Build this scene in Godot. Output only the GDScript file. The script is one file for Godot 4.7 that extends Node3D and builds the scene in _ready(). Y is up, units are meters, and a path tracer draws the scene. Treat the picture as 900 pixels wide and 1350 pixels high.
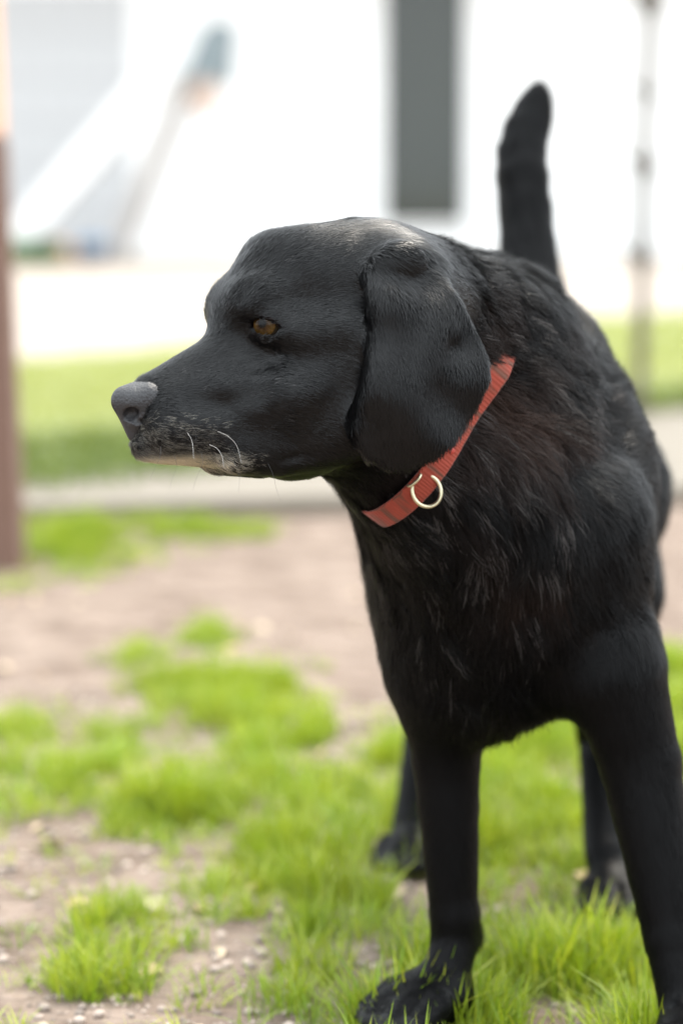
extends Node3D
# A black dog with a red collar stands on a patchy lawn and looks to one side; a pale house far behind.

const UNION := 0
const CARVE := 1
var rng := RandomNumberGenerator.new()
var used := {}
const DOG_BASE := Vector3(0.13, 0, -2.35)
const EYE_POINT := Vector3(0, 0.625, 0)

# ---------------------------------------------------------------- naming
func numbered(called: String) -> String:
	var n: int = used.get(called, 0)
	used[called] = n + 1
	return called if n == 0 else "%s_%03d" % [called, n]

func tag(o: Node3D, label: String, category := "", group := "", kind := "") -> Node3D:
	if label:
		o.set_meta("label", label)
	if category:
		o.set_meta("category", category)
	if group:
		o.set_meta("group", group)
	if kind:
		o.set_meta("kind", kind)
	return o

func thing(called: String, at: Vector3, label: String, category: String, group := "") -> Node3D:
	var o := Node3D.new()
	o.name = numbered(called)
	o.position = at
	add_child(o)
	return tag(o, label, category, group)

func part(called: String, mesh: Mesh, m: Material, parent: Node, at := Vector3.ZERO, turn := Vector3.ZERO) -> MeshInstance3D:
	var o := MeshInstance3D.new()
	o.mesh = mesh
	o.material_override = m
	o.position = at
	o.rotation = turn
	o.name = called if parent != self else numbered(called)
	parent.add_child(o, true)
	return o

func box(x: float, y: float, z: float, bevel := 0.0) -> Mesh:
	if bevel <= 0.0:
		var b := BoxMesh.new()
		b.size = Vector3(x, y, z)
		return b
	var st := SurfaceTool.new()
	st.begin(Mesh.PRIMITIVE_TRIANGLES)
	var h := Vector3(x, y, z) / 2.0
	# six faces pulled in by the bevel, then the strips and corners as a hull between them
	var faces := []
	for a in 3:
		for s in [-1.0, 1.0]:
			var n := Vector3.ZERO
			n[a] = s
			var u := Vector3.ZERO
			u[(a + 1) % 3] = 1.0
			var v := Vector3.ZERO
			v[(a + 2) % 3] = 1.0
			var q := []
			for c in [[-1, -1], [1, -1], [1, 1], [-1, 1]]:
				q.append(n * h[a] + u * (h[(a + 1) % 3] - bevel) * c[0] + v * (h[(a + 2) % 3] - bevel) * c[1])
			quad(st, q[0], q[1], q[2], q[3], n)
	for a in 3:
		var b := (a + 1) % 3
		var c := (a + 2) % 3
		for sb in [-1.0, 1.0]:
			for sc in [-1.0, 1.0]:
				var p1 := Vector3.ZERO
				p1[b] = sb * h[b]
				p1[c] = sc * (h[c] - bevel)
				var p2 := Vector3.ZERO
				p2[b] = sb * (h[b] - bevel)
				p2[c] = sc * h[c]
				var e := Vector3.ZERO
				e[a] = h[a] - bevel
				var n := Vector3.ZERO
				n[b] = sb
				n[c] = sc
				quad(st, p1 - e, p1 + e, p2 + e, p2 - e, n.normalized())
	for sx in [-1.0, 1.0]:
		for sy in [-1.0, 1.0]:
			for sz in [-1.0, 1.0]:
				var s := Vector3(sx, sy, sz)
				var i := h - Vector3(bevel, bevel, bevel)
				tri(st, Vector3(sx * h.x, sy * i.y, sz * i.z), Vector3(sx * i.x, sy * h.y, sz * i.z), Vector3(sx * i.x, sy * i.y, sz * h.z), s.normalized())
	return st.commit()

func tri(st: SurfaceTool, a: Vector3, b: Vector3, c: Vector3, n: Vector3) -> void:
	if (b - a).cross(c - a).dot(n) > 0.0:
		var t := b
		b = c
		c = t
	for p in [a, b, c]:
		st.set_normal(n)
		st.add_vertex(p)

func quad(st: SurfaceTool, a: Vector3, b: Vector3, c: Vector3, d: Vector3, n: Vector3) -> void:
	tri(st, a, b, c, n)
	tri(st, a, c, d, n)

func tube(points: Array, radii: Array, sides := 8) -> Mesh:
	var st := SurfaceTool.new()
	st.begin(Mesh.PRIMITIVE_TRIANGLES)
	add_tube(st, points, radii, sides)
	return st.commit()

func add_tube(st: SurfaceTool, points: Array, radii: Array, sides: int) -> void:
	var rings := []
	var norms := []
	var ref := Vector3(0.31, 0.2, 0.93)
	for i in points.size():
		var a: Vector3 = points[maxi(i - 1, 0)]
		var b: Vector3 = points[mini(i + 1, points.size() - 1)]
		var d := (b - a).normalized()
		var u := d.cross(ref).normalized()
		var v := d.cross(u)
		var ring := []
		var nr := []
		for k in sides:
			var n := u * cos(TAU * k / sides) + v * sin(TAU * k / sides)
			ring.append(points[i] + n * float(radii[i]))
			nr.append(n)
		rings.append(ring)
		norms.append(nr)
	for i in points.size() - 1:
		for k in sides:
			var m := (k + 1) % sides
			var idx := [[i, k], [i + 1, k], [i + 1, m], [i, k], [i + 1, m], [i, m]]
			var fa: Vector3 = rings[i][k]
			var fb: Vector3 = rings[i + 1][k]
			var fc: Vector3 = rings[i + 1][m]
			var flip := (fb - fa).cross(fc - fa).dot(norms[i][k]) > 0.0
			for t in 2:
				var order := [0, 2, 1] if flip else [0, 1, 2]
				for o in order:
					var e: Array = idx[t * 3 + o]
					st.set_normal(norms[e[0]][e[1]])
					st.add_vertex(rings[e[0]][e[1]])

func paint(c: Color, rough := 0.8, spec := 0.5) -> StandardMaterial3D:
	var m := StandardMaterial3D.new()
	m.albedo_color = c.linear_to_srgb()
	m.roughness = rough
	m.metallic_specular = spec
	return m

func noise_tex(seed_: int, freq: float, lo: Color, hi: Color, mid := Color(-1, 0, 0), octaves := 4, size := 512, normal := false) -> NoiseTexture2D:
	var n := FastNoiseLite.new()
	n.seed = seed_
	n.frequency = freq
	n.fractal_octaves = octaves
	var t := NoiseTexture2D.new()
	t.width = size
	t.height = size
	t.seamless = true
	t.noise = n
	if normal:
		t.as_normal_map = true
		t.bump_strength = 6.0
	else:
		var g := Gradient.new()
		g.set_color(0, lo.linear_to_srgb())
		g.set_color(1, hi.linear_to_srgb())
		if mid.r >= 0:
			g.add_point(0.5, mid.linear_to_srgb())
		t.color_ramp = g
	return t

func mottled(lo: Color, hi: Color, scale: float, rough := 0.9, seed_ := 1, mid := Color(-1, 0, 0)) -> StandardMaterial3D:
	var m := StandardMaterial3D.new()
	m.albedo_texture = noise_tex(seed_, 0.02, lo, hi, mid)
	m.uv1_triplanar = true
	m.uv1_world_triplanar = true
	m.uv1_scale = Vector3.ONE * scale
	m.roughness = rough
	return m

# ---------------------------------------------------------------- a field of blended shapes and its surface net
var s_t := PackedInt32Array()
var s_op := PackedInt32Array()
var s_k := PackedFloat32Array()
var s_a := PackedVector3Array()
var s_b := PackedVector3Array()   # cone: axis, ovoid: first axis
var s_c := PackedVector3Array()   # ovoid: second axis
var s_d := PackedVector3Array()   # ovoid: third axis
var s_r := PackedVector3Array()   # cone: radius, change, 1/length^2; ovoid: radii
var s_flow := PackedVector3Array()
var s_len := PackedFloat32Array()
var s_lift := PackedFloat32Array()
var s_tag := PackedInt32Array()
var ear_outline := PackedVector2Array([Vector2(-0.0246, 0.0673), Vector2(-0.0358, 0.0561), Vector2(-0.0380, 0.0357), Vector2(-0.0369, 0.0153), Vector2(-0.0401, -0.0051), Vector2(-0.0460, -0.0306), Vector2(-0.0492, -0.0500), Vector2(-0.0460, -0.0612), Vector2(-0.0380, -0.0719), Vector2(-0.0251, -0.0786), Vector2(-0.0102, -0.0791), Vector2(0.0070, -0.0724), Vector2(0.0241, -0.0587), Vector2(0.0390, -0.0383), Vector2(0.0487, -0.0168), Vector2(0.0476, -0.0010), Vector2(0.0380, 0.0194), Vector2(0.0289, 0.0357), Vector2(0.0187, 0.0520), Vector2(0.0070, 0.0653), Vector2(-0.0091, 0.0724)])

func clear_shapes() -> void:
	for a in [s_t, s_op, s_k, s_a, s_b, s_c, s_d, s_r, s_flow, s_len, s_lift, s_tag]:
		a.clear()

func shape_row(t: int, op: int, k: float, flow: Vector3, ln: float, lift: float, tg: int) -> void:
	s_t.append(t)
	s_op.append(op)
	s_k.append(k)
	s_flow.append(flow)
	s_len.append(ln)
	s_lift.append(lift)
	s_tag.append(tg)

func cone(a: Vector3, b: Vector3, ra: float, rb: float, op: int, k: float, flow: Vector3, ln: float, lift: float, tg: int) -> void:
	shape_row(0, op, k, flow, ln, lift, tg)
	s_a.append(a)
	s_b.append(b - a)
	s_c.append(Vector3.ZERO)
	s_d.append(Vector3.ZERO)
	s_r.append(Vector3(ra, rb - ra, 1.0 / (b - a).length_squared()))

func ovoid(c: Vector3, x: Vector3, y: Vector3, r: Vector3, op: int, k: float, flow: Vector3, ln: float, lift: float, tg: int) -> void:
	shape_row(1, op, k, flow, ln, lift, tg)
	s_a.append(c)
	s_b.append(x)
	s_c.append(y)
	s_d.append(x.cross(y).normalized())
	s_r.append(r)

func flap(o: Vector3, x: Vector3, y: Vector3, n: Vector3, k: float, flow: Vector3, ln: float, lift: float, tg: int) -> void:
	shape_row(2, UNION, k, flow, ln, lift, tg)
	s_a.append(o)
	s_b.append(x)
	s_c.append(y)
	s_d.append(n)
	s_r.append(Vector3.ONE)

func ear_bend(u: float, v: float) -> float:
	var t := clampf((v + 0.08) / 0.15, 0.0, 1.0)
	var top := clampf((v - 0.028) / 0.04, 0.0, 1.0)
	var w := 0.006 + 0.010 * sin(clampf((0.06 - v) / 0.14, 0.0, 1.0) * PI * 0.8) - 4.6 * u * u * (0.35 + 0.65 * (1.0 - t)) - 0.026 * top * top
	w += 0.006 * exp(-((u + 0.014) ** 2 + (v + 0.012) ** 2) / 0.0006) + 0.0025 * sin(v * 85.0 + u * 70.0) - 0.007 * exp(-((u - 0.022) ** 2 + (v - 0.003) ** 2) / 0.00016)
	# folds running down from the base
	var up := clampf((v + 0.02) / 0.05, 0.0, 1.0)
	w += up * (0.0035 * exp(-(((u + 0.026) / 0.009) ** 2)) - 0.0035 * exp(-(((u + 0.010 - 0.25 * v) / 0.010) ** 2)) + 0.0015 * exp(-(((u - 0.010 - 0.3 * v) / 0.010) ** 2)))
	var tip := clampf((-v - 0.055) / 0.022, 0.0, 1.0)
	return w - 0.006 * tip * tip

func one(p: Vector3, i: int) -> float:
	var t := s_t[i]
	if t == 0:
		var pa := p - s_a[i]
		var r := s_r[i]
		var h := clampf(pa.dot(s_b[i]) * r.z, 0.0, 1.0)
		return (pa - s_b[i] * h).length() - r.x - r.y * h
	var l := p - s_a[i]
	l = Vector3(l.dot(s_b[i]), l.dot(s_c[i]), l.dot(s_d[i]))
	if t == 1:
		var q := l / s_r[i]
		var k0 := q.length()
		var k1 := (q / s_r[i]).length()
		return k0 * (k0 - 1.0) / maxf(k1, 1e-9)
	if l.length_squared() > 0.03:
		return l.length() - 0.1
	var w := (absf(l.z - ear_bend(l.x, l.y)) - 0.002) * 0.85
	var best := 1e9
	var inside := 1.0
	var n := ear_outline.size()
	var pt := Vector2(l.x, l.y)
	var b := ear_outline[n - 1]
	for j in n:
		var a := ear_outline[j]
		var e := b - a
		var d := pt - a
		best = minf(best, (d - e * clampf(d.dot(e) / e.length_squared(), 0.0, 1.0)).length_squared())
		var c1 := pt.y >= a.y
		var c2 := pt.y < b.y
		var c3 := e.x * d.y > e.y * d.x
		if (c1 and c2 and c3) or (not c1 and not c2 and not c3):
			inside = -inside
		b = a
	var d2 := inside * sqrt(best) + 0.004
	return minf(maxf(d2, w), 0.0) + Vector2(maxf(d2, 0.0), maxf(w, 0.0)).length() - 0.004

func field(p: Vector3, list: PackedInt32Array) -> float:
	var d := 10.0
	for i in list:
		var e := one(p, i)
		var k := s_k[i]
		if s_op[i] == UNION:
			var m := k - absf(d - e)
			d = minf(d, e)
			if m > 0.0:
				d -= m * m / k * 0.25
		else:
			var m := k - absf(d + e)
			d = maxf(d, -e)
			if m > 0.0:
				d += m * m / k * 0.25
	return d

func near_shapes(p: Vector3, reach: float) -> PackedInt32Array:
	var ds := PackedFloat32Array()
	var least := 1e9
	for i in s_t.size():
		var e := one(p, i)
		ds.append(e)
		if s_op[i] == UNION:
			least = minf(least, e)
	var out := PackedInt32Array()
	for i in s_t.size():
		if s_op[i] == UNION:
			if ds[i] < least + 2.4 * reach + 0.05:
				out.append(i)
		elif ds[i] < 1.6 * reach + 0.03:
			out.append(i)
	return out

var net_cell := 0.004
var net_low := Vector3.ZERO
var net_n := Vector3i.ZERO
var net_out := []
var net_side := 0.0      # +1 keeps the side of the cut plane ahead of the normal, -1 the other, 0 all
var cut_at := Vector3(-0.0932, 0.4576, 0.2178)
var cut_normal := Vector3(0.7110, -0.6111, -0.3478)
const BIG := 16

func net_block(number: int) -> void:
	var bx := number % net_n.x
	var by := (number / net_n.x) % net_n.y
	var bz := number / (net_n.x * net_n.y)
	var c := net_cell
	var org := net_low + Vector3(bx, by, bz) * (c * BIG)
	var half := c * BIG * 0.5
	var mid := org + Vector3(half, half, half)
	var reach := half * 1.75
	if net_side != 0.0 and (mid - cut_at).dot(cut_normal) * net_side < -reach - 0.01:
		return
	var list := near_shapes(mid, reach)
	if absf(field(mid, list)) > reach * 1.5 + 0.012:
		return
	var N := BIG + 1
	var vals := PackedFloat32Array()
	vals.resize(N * N * N)
	vals.fill(1e9)
	var keys := PackedInt32Array()
	var pos := PackedVector3Array()
	var nor := PackedVector3Array()
	var flow := PackedVector3Array()
	var attr := PackedVector3Array()   # hair length, lift, tag
	var masks := PackedInt32Array()
	var total := net_n * BIG
	for sub in 64:
		var sx := (sub % 4) * 4
		var sy := ((sub / 4) % 4) * 4
		var sz := (sub / 16) * 4
		var sm := org + Vector3(sx + 2, sy + 2, sz + 2) * c
		if absf(field(sm, list)) > c * 2.0 * 1.75 * 1.5 + 0.003:
			continue
		for z in range(sz, sz + 5):
			for y in range(sy, sy + 5):
				for x in range(sx, sx + 5):
					var at := (z * N + y) * N + x
					if vals[at] > 1e8:
						vals[at] = field(org + Vector3(x, y, z) * c, list)
		for z in range(sz, sz + 4):
			for y in range(sy, sy + 4):
				for x in range(sx, sx + 4):
					var at := (z * N + y) * N + x
					var v := [vals[at], vals[at + 1], vals[at + N], vals[at + N + 1], vals[at + N * N], vals[at + N * N + 1], vals[at + N * N + N], vals[at + N * N + N + 1]]
					var mask := 0
					for k in 8:
						if v[k] < 0.0:
							mask |= 1 << k
					if mask == 0 or mask == 255:
						continue
					var sum := Vector3.ZERO
					var cnt := 0
					for e in EDGES:
						var va: float = v[e[0]]
						var vb: float = v[e[1]]
						if (va < 0.0) != (vb < 0.0):
							var t := va / (va - vb)
							sum += (CORNER[e[0]] as Vector3).lerp(CORNER[e[1]], t)
							cnt += 1
					var p := org + (Vector3(x, y, z) + sum / cnt) * c
					if net_side != 0.0 and (p - cut_at).dot(cut_normal) * net_side < -0.004:
						continue
					var g := Vector3(v[1] + v[3] + v[5] + v[7] - v[0] - v[2] - v[4] - v[6], v[2] + v[3] + v[6] + v[7] - v[0] - v[1] - v[4] - v[5], v[4] + v[5] + v[6] + v[7] - v[0] - v[1] - v[2] - v[3])
					keys.append(((bz * BIG + z) * total.y + by * BIG + y) * total.x + bx * BIG + x)
					pos.append(p)
					nor.append(g.normalized())
					masks.append(mask)
					var fl := Vector3.ZERO
					var ln := 0.0
					var lf := 0.0
					var ws := 0.0
					var best := 1e9
					var tg := 0
					for i in list:
						if s_op[i] == CARVE and s_len[i] > 0.0:
							continue
						var d := one(p, i)
						if s_op[i] == CARVE:
							d = absf(d) + 0.001
						var w := exp(-clampf(d, -0.01, 0.2) / 0.006)
						fl += s_flow[i] * w
						ln += s_len[i] * w
						lf += s_lift[i] * w
						ws += w
						if d < best:
							best = d
							tg = s_tag[i]
					flow.append(fl)
					attr.append(Vector3(ln / ws, lf / ws, tg))
	net_out[number] = [keys, pos, nor, flow, attr, masks]

const CORNER := [Vector3(0, 0, 0), Vector3(1, 0, 0), Vector3(0, 1, 0), Vector3(1, 1, 0), Vector3(0, 0, 1), Vector3(1, 0, 1), Vector3(0, 1, 1), Vector3(1, 1, 1)]
const EDGES := [[0, 1], [2, 3], [4, 5], [6, 7], [0, 2], [1, 3], [4, 6], [5, 7], [0, 4], [1, 5], [2, 6], [3, 7]]

# result: positions, normals, flows, attributes, indices
func net(low: Vector3, high: Vector3, cell: float, side := 0.0) -> Array:
	net_cell = cell
	net_low = low
	net_side = side
	var size := (high - low) / (cell * BIG)
	net_n = Vector3i(ceili(size.x), ceili(size.y), ceili(size.z))
	var count := net_n.x * net_n.y * net_n.z
	net_out = []
	net_out.resize(count)
	var job := WorkerThreadPool.add_group_task(net_block, count)
	WorkerThreadPool.wait_for_group_task_completion(job)
	var pos := PackedVector3Array()
	var nor := PackedVector3Array()
	var flow := PackedVector3Array()
	var attr := PackedVector3Array()
	var masks := PackedInt32Array()
	var keys := PackedInt32Array()
	for r in net_out:
		if r != null:
			keys.append_array(r[0])
			pos.append_array(r[1])
			nor.append_array(r[2])
			flow.append_array(r[3])
			attr.append_array(r[4])
			masks.append_array(r[5])
	var at := {}
	for i in keys.size():
		at[keys[i]] = i
	var total := net_n * BIG
	var step := [1, total.x, total.x * total.y]
	var index := PackedInt32Array()
	for i in keys.size():
		var m := masks[i]
		var inside := (m & 1) != 0
		for a in 3:
			if inside == ((m & (1 << (1 << a))) != 0):
				continue
			var u: int = step[(a + 1) % 3]
			var v: int = step[(a + 2) % 3]
			var k := keys[i]
			if not (at.has(k - u) and at.has(k - v) and at.has(k - u - v)):
				continue
			var p0 := i
			var p1: int = at[k - u]
			var p2: int = at[k - u - v]
			var p3: int = at[k - v]
			if inside:
				index.append_array([p0, p2, p1, p0, p3, p2])
			else:
				index.append_array([p0, p1, p2, p0, p2, p3])
	return [pos, nor, flow, attr, index]

func merged(a: Array, b: Array) -> Array:
	var base: int = a[0].size()
	var idx: PackedInt32Array = a[4].duplicate()
	for i in b[4]:
		idx.append(i + base)
	return [a[0] + b[0], a[1] + b[1], a[2] + b[2], a[3] + b[3], idx]

func surface(r: Array, colors = null) -> ArrayMesh:
	var arr := []
	arr.resize(Mesh.ARRAY_MAX)
	arr[Mesh.ARRAY_VERTEX] = r[0]
	arr[Mesh.ARRAY_NORMAL] = r[1]
	arr[Mesh.ARRAY_INDEX] = r[4]
	if colors != null:
		arr[Mesh.ARRAY_COLOR] = colors
	var m := ArrayMesh.new()
	m.add_surface_from_arrays(Mesh.PRIMITIVE_TRIANGLES, arr)
	return m

# ---------------------------------------------------------------- the dog
func dog_shapes() -> void:
	cone(Vector3(0.0097, 0.4042, 0.1108), Vector3(0.0327, 0.3837, -0.2591), 0.1020, 0.0860, 0, 0.0300, Vector3(0.0000, -0.2425, -0.9701), 0.0220, 0.2500, 0)
	cone(Vector3(-0.0038, 0.3247, 0.1494), Vector3(0.0161, 0.3044, -0.1300), 0.0810, 0.0770, 0, 0.0350, Vector3(0.0000, -0.4819, -0.8762), 0.0240, 0.2500, 0)
	cone(Vector3(0.0141, 0.4854, 0.0116), Vector3(0.0380, 0.4475, -0.3061), 0.0700, 0.0700, 0, 0.0300, Vector3(0.1855, -0.3246, -0.9275), 0.0220, 0.2500, 0)
	cone(Vector3(-0.0192, 0.3820, 0.2037), Vector3(-0.0176, 0.2926, 0.1830), 0.0730, 0.0560, 0, 0.0500, Vector3(0.0990, -0.9901, -0.0990), 0.0280, 0.3000, 1)
	cone(Vector3(-0.0501, 0.3515, 0.1667), Vector3(-0.0466, 0.2767, 0.1747), 0.0440, 0.0340, 0, 0.0400, Vector3(-0.1881, -0.9407, -0.2822), 0.0180, 0.2500, 0)
	cone(Vector3(0.0445, 0.3820, 0.2037), Vector3(0.0596, 0.2957, 0.2028), 0.0540, 0.0400, 0, 0.0400, Vector3(0.3482, -0.8704, -0.3482), 0.0180, 0.2500, 0)
	cone(Vector3(-0.0536, 0.2681, 0.1756), Vector3(-0.0497, 0.2028, 0.1725), 0.0340, 0.0245, 0, 0.0300, Vector3(0.0000, -0.9950, -0.0995), 0.0130, 0.1500, 2)
	cone(Vector3(-0.0497, 0.2028, 0.1725), Vector3(-0.0439, 0.0785, 0.1857), 0.0245, 0.0168, 0, 0.0040, Vector3(0.0000, -0.9950, -0.0995), 0.0110, 0.1500, 2)
	cone(Vector3(-0.0428, 0.0872, 0.1848), Vector3(-0.0426, 0.0639, 0.1823), 0.0175, 0.0175, 0, 0.0040, Vector3(0.0000, -1.0000, 0.0000), 0.0090, 0.1500, 2)
	cone(Vector3(-0.0344, 0.2359, 0.1086), Vector3(-0.0388, 0.2040, 0.1321), 0.0150, 0.0080, 0, 0.0200, Vector3(0.0000, -0.9950, -0.0995), 0.0120, 0.2000, 2)
	cone(Vector3(-0.0305, 0.0690, 0.1717), Vector3(-0.0281, 0.0626, 0.1723), 0.0070, 0.0060, 0, 0.0100, Vector3(0.2873, -0.9578, 0.0000), 0.0100, 0.3000, 2)
	cone(Vector3(-0.0439, 0.0640, 0.1873), Vector3(-0.0524, 0.0320, 0.2007), 0.0165, 0.0185, 0, 0.0040, Vector3(-0.2822, -0.9407, 0.1881), 0.0090, 0.1500, 2)
	cone(Vector3(0.0737, 0.2762, 0.2250), Vector3(0.0918, 0.2143, 0.2316), 0.0360, 0.0290, 0, 0.0300, Vector3(0.0990, -0.9901, -0.0990), 0.0130, 0.1500, 2)
	cone(Vector3(0.0918, 0.2143, 0.2316), Vector3(0.1144, 0.0899, 0.2650), 0.0290, 0.0205, 0, 0.0040, Vector3(0.1952, -0.9759, -0.0976), 0.0110, 0.1500, 2)
	cone(Vector3(0.1144, 0.0899, 0.2650), Vector3(0.1222, 0.0481, 0.2795), 0.0205, 0.0195, 0, 0.0040, Vector3(0.0995, -0.9950, 0.0000), 0.0090, 0.1500, 2)
	cone(Vector3(0.1222, 0.0481, 0.2795), Vector3(0.1264, 0.0178, 0.3028), 0.0185, 0.0195, 0, 0.0040, Vector3(0.0953, -0.9535, 0.2860), 0.0090, 0.1500, 2)
	ovoid(Vector3(-0.0644, 0.0240, 0.2113), Vector3(-0.7507, 0.0000, 0.6606), Vector3(0.0000, 1.0000, 0.0000), Vector3(0.0360, 0.0240, 0.0300), 0, 0.0120, Vector3(-0.7507, 0.0000, 0.6606), 0.0080, 0.1200, 2)
	cone(Vector3(-0.0574, 0.0270, 0.2375), Vector3(-0.0721, 0.0145, 0.2540), 0.0125, 0.0122, 0, 0.0020, Vector3(-0.7507, 0.0000, 0.6606), 0.0035, 0.1200, 2)
	cone(Vector3(-0.0804, 0.0165, 0.2613), Vector3(-0.0871, 0.0105, 0.2673), 0.0035, 0.0014, 0, 0.0010, Vector3(-0.7507, 0.0000, 0.6606), 0.0000, 0.0000, 5)
	cone(Vector3(-0.0774, 0.0270, 0.2344), Vector3(-0.0932, 0.0145, 0.2497), 0.0125, 0.0122, 0, 0.0020, Vector3(-0.7507, 0.0000, 0.6606), 0.0035, 0.1200, 2)
	cone(Vector3(-0.1015, 0.0165, 0.2570), Vector3(-0.1083, 0.0105, 0.2629), 0.0035, 0.0014, 0, 0.0010, Vector3(-0.7507, 0.0000, 0.6606), 0.0000, 0.0000, 5)
	cone(Vector3(-0.0890, 0.0270, 0.2212), Vector3(-0.1062, 0.0145, 0.2350), 0.0125, 0.0122, 0, 0.0020, Vector3(-0.7507, 0.0000, 0.6606), 0.0035, 0.1200, 2)
	cone(Vector3(-0.1144, 0.0165, 0.2423), Vector3(-0.1212, 0.0105, 0.2482), 0.0035, 0.0014, 0, 0.0010, Vector3(-0.7507, 0.0000, 0.6606), 0.0000, 0.0000, 5)
	cone(Vector3(-0.0895, 0.0270, 0.2010), Vector3(-0.1078, 0.0145, 0.2135), 0.0125, 0.0122, 0, 0.0020, Vector3(-0.7507, 0.0000, 0.6606), 0.0035, 0.1200, 2)
	cone(Vector3(-0.1161, 0.0165, 0.2208), Vector3(-0.1228, 0.0105, 0.2267), 0.0035, 0.0014, 0, 0.0010, Vector3(-0.7507, 0.0000, 0.6606), 0.0000, 0.0000, 5)
	ovoid(Vector3(0.1290, 0.0259, 0.3199), Vector3(0.1483, 0.0000, 0.9889), Vector3(0.0000, 1.0000, 0.0000), Vector3(0.0389, 0.0259, 0.0324), 0, 0.0120, Vector3(0.1483, 0.0000, 0.9889), 0.0080, 0.1200, 2)
	cone(Vector3(0.1569, 0.0292, 0.3288), Vector3(0.1633, 0.0157, 0.3519), 0.0135, 0.0132, 0, 0.0020, Vector3(0.1483, 0.0000, 0.9889), 0.0035, 0.1200, 2)
	cone(Vector3(0.1650, 0.0177, 0.3636), Vector3(0.1665, 0.0117, 0.3733), 0.0035, 0.0014, 0, 0.0010, Vector3(0.1483, 0.0000, 0.9889), 0.0000, 0.0000, 5)
	cone(Vector3(0.1424, 0.0292, 0.3452), Vector3(0.1470, 0.0157, 0.3685), 0.0135, 0.0132, 0, 0.0020, Vector3(0.1483, 0.0000, 0.9889), 0.0035, 0.1200, 2)
	cone(Vector3(0.1487, 0.0177, 0.3803), Vector3(0.1502, 0.0117, 0.3899), 0.0035, 0.0014, 0, 0.0010, Vector3(0.1483, 0.0000, 0.9889), 0.0000, 0.0000, 5)
	cone(Vector3(0.1236, 0.0292, 0.3480), Vector3(0.1260, 0.0157, 0.3717), 0.0135, 0.0132, 0, 0.0020, Vector3(0.1483, 0.0000, 0.9889), 0.0035, 0.1200, 2)
	cone(Vector3(0.1278, 0.0177, 0.3834), Vector3(0.1293, 0.0117, 0.3930), 0.0035, 0.0014, 0, 0.0010, Vector3(0.1483, 0.0000, 0.9889), 0.0000, 0.0000, 5)
	cone(Vector3(0.1050, 0.0292, 0.3366), Vector3(0.1056, 0.0157, 0.3606), 0.0135, 0.0132, 0, 0.0020, Vector3(0.1483, 0.0000, 0.9889), 0.0035, 0.1200, 2)
	cone(Vector3(0.1074, 0.0177, 0.3723), Vector3(0.1088, 0.0117, 0.3819), 0.0035, 0.0014, 0, 0.0010, Vector3(0.1483, 0.0000, 0.9889), 0.0000, 0.0000, 5)
	cone(Vector3(0.0802, 0.3936, -0.3205), Vector3(0.1065, 0.3679, -0.2574), 0.0720, 0.0470, 0, 0.0300, Vector3(0.2120, -0.7420, -0.6360), 0.0200, 0.2500, 0)
	cone(Vector3(0.1079, 0.3679, -0.2574), Vector3(0.1044, 0.2834, -0.1881), 0.0480, 0.0400, 0, 0.0400, Vector3(0.0953, -0.9535, -0.2860), 0.0180, 0.2500, 0)
	cone(Vector3(0.1044, 0.2834, -0.1881), Vector3(0.1133, 0.1341, -0.2929), 0.0400, 0.0220, 0, 0.0300, Vector3(0.0000, -0.9285, -0.3714), 0.0160, 0.2500, 2)
	cone(Vector3(0.1133, 0.1341, -0.2929), Vector3(0.1056, 0.0478, -0.1831), 0.0215, 0.0165, 0, 0.0040, Vector3(0.0000, -0.9950, 0.0995), 0.0100, 0.1500, 2)
	cone(Vector3(0.1070, 0.0478, -0.1831), Vector3(0.1130, 0.0243, -0.1655), 0.0165, 0.0185, 0, 0.0040, Vector3(0.0000, -0.9578, 0.2873), 0.0090, 0.1500, 2)
	cone(Vector3(0.0096, 0.3972, -0.3611), Vector3(-0.0236, 0.3535, -0.2961), 0.0850, 0.0580, 0, 0.0500, Vector3(-0.2120, -0.7420, -0.6360), 0.0200, 0.2500, 0)
	cone(Vector3(-0.0236, 0.3535, -0.2961), Vector3(-0.0362, 0.2727, -0.2674), 0.0580, 0.0400, 0, 0.0400, Vector3(-0.0953, -0.9535, -0.2860), 0.0180, 0.2500, 0)
	cone(Vector3(-0.0362, 0.2727, -0.2674), Vector3(-0.0447, 0.1306, -0.4333), 0.0400, 0.0210, 0, 0.0300, Vector3(0.0000, -0.9285, -0.3714), 0.0160, 0.2500, 2)
	cone(Vector3(-0.0432, 0.1306, -0.4333), Vector3(-0.0627, 0.0385, -0.3531), 0.0205, 0.0165, 0, 0.0040, Vector3(0.0000, -0.9950, 0.0995), 0.0100, 0.1500, 2)
	cone(Vector3(-0.0627, 0.0385, -0.3531), Vector3(-0.0601, 0.0213, -0.3412), 0.0165, 0.0185, 0, 0.0040, Vector3(0.0000, -0.9578, 0.2873), 0.0090, 0.1500, 2)
	ovoid(Vector3(0.1136, 0.0216, -0.1611), Vector3(-0.0499, 0.0000, 0.9988), Vector3(0.0000, 1.0000, 0.0000), Vector3(0.0324, 0.0216, 0.0270), 0, 0.0120, Vector3(-0.0499, 0.0000, 0.9988), 0.0080, 0.1200, 2)
	cone(Vector3(0.1349, 0.0243, -0.1492), Vector3(0.1364, 0.0131, -0.1293), 0.0113, 0.0110, 0, 0.0020, Vector3(-0.0499, 0.0000, 0.9988), 0.0035, 0.1200, 2)
	cone(Vector3(0.1359, 0.0151, -0.1195), Vector3(0.1355, 0.0091, -0.1114), 0.0035, 0.0014, 0, 0.0010, Vector3(-0.0499, 0.0000, 0.9988), 0.0000, 0.0000, 5)
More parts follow.
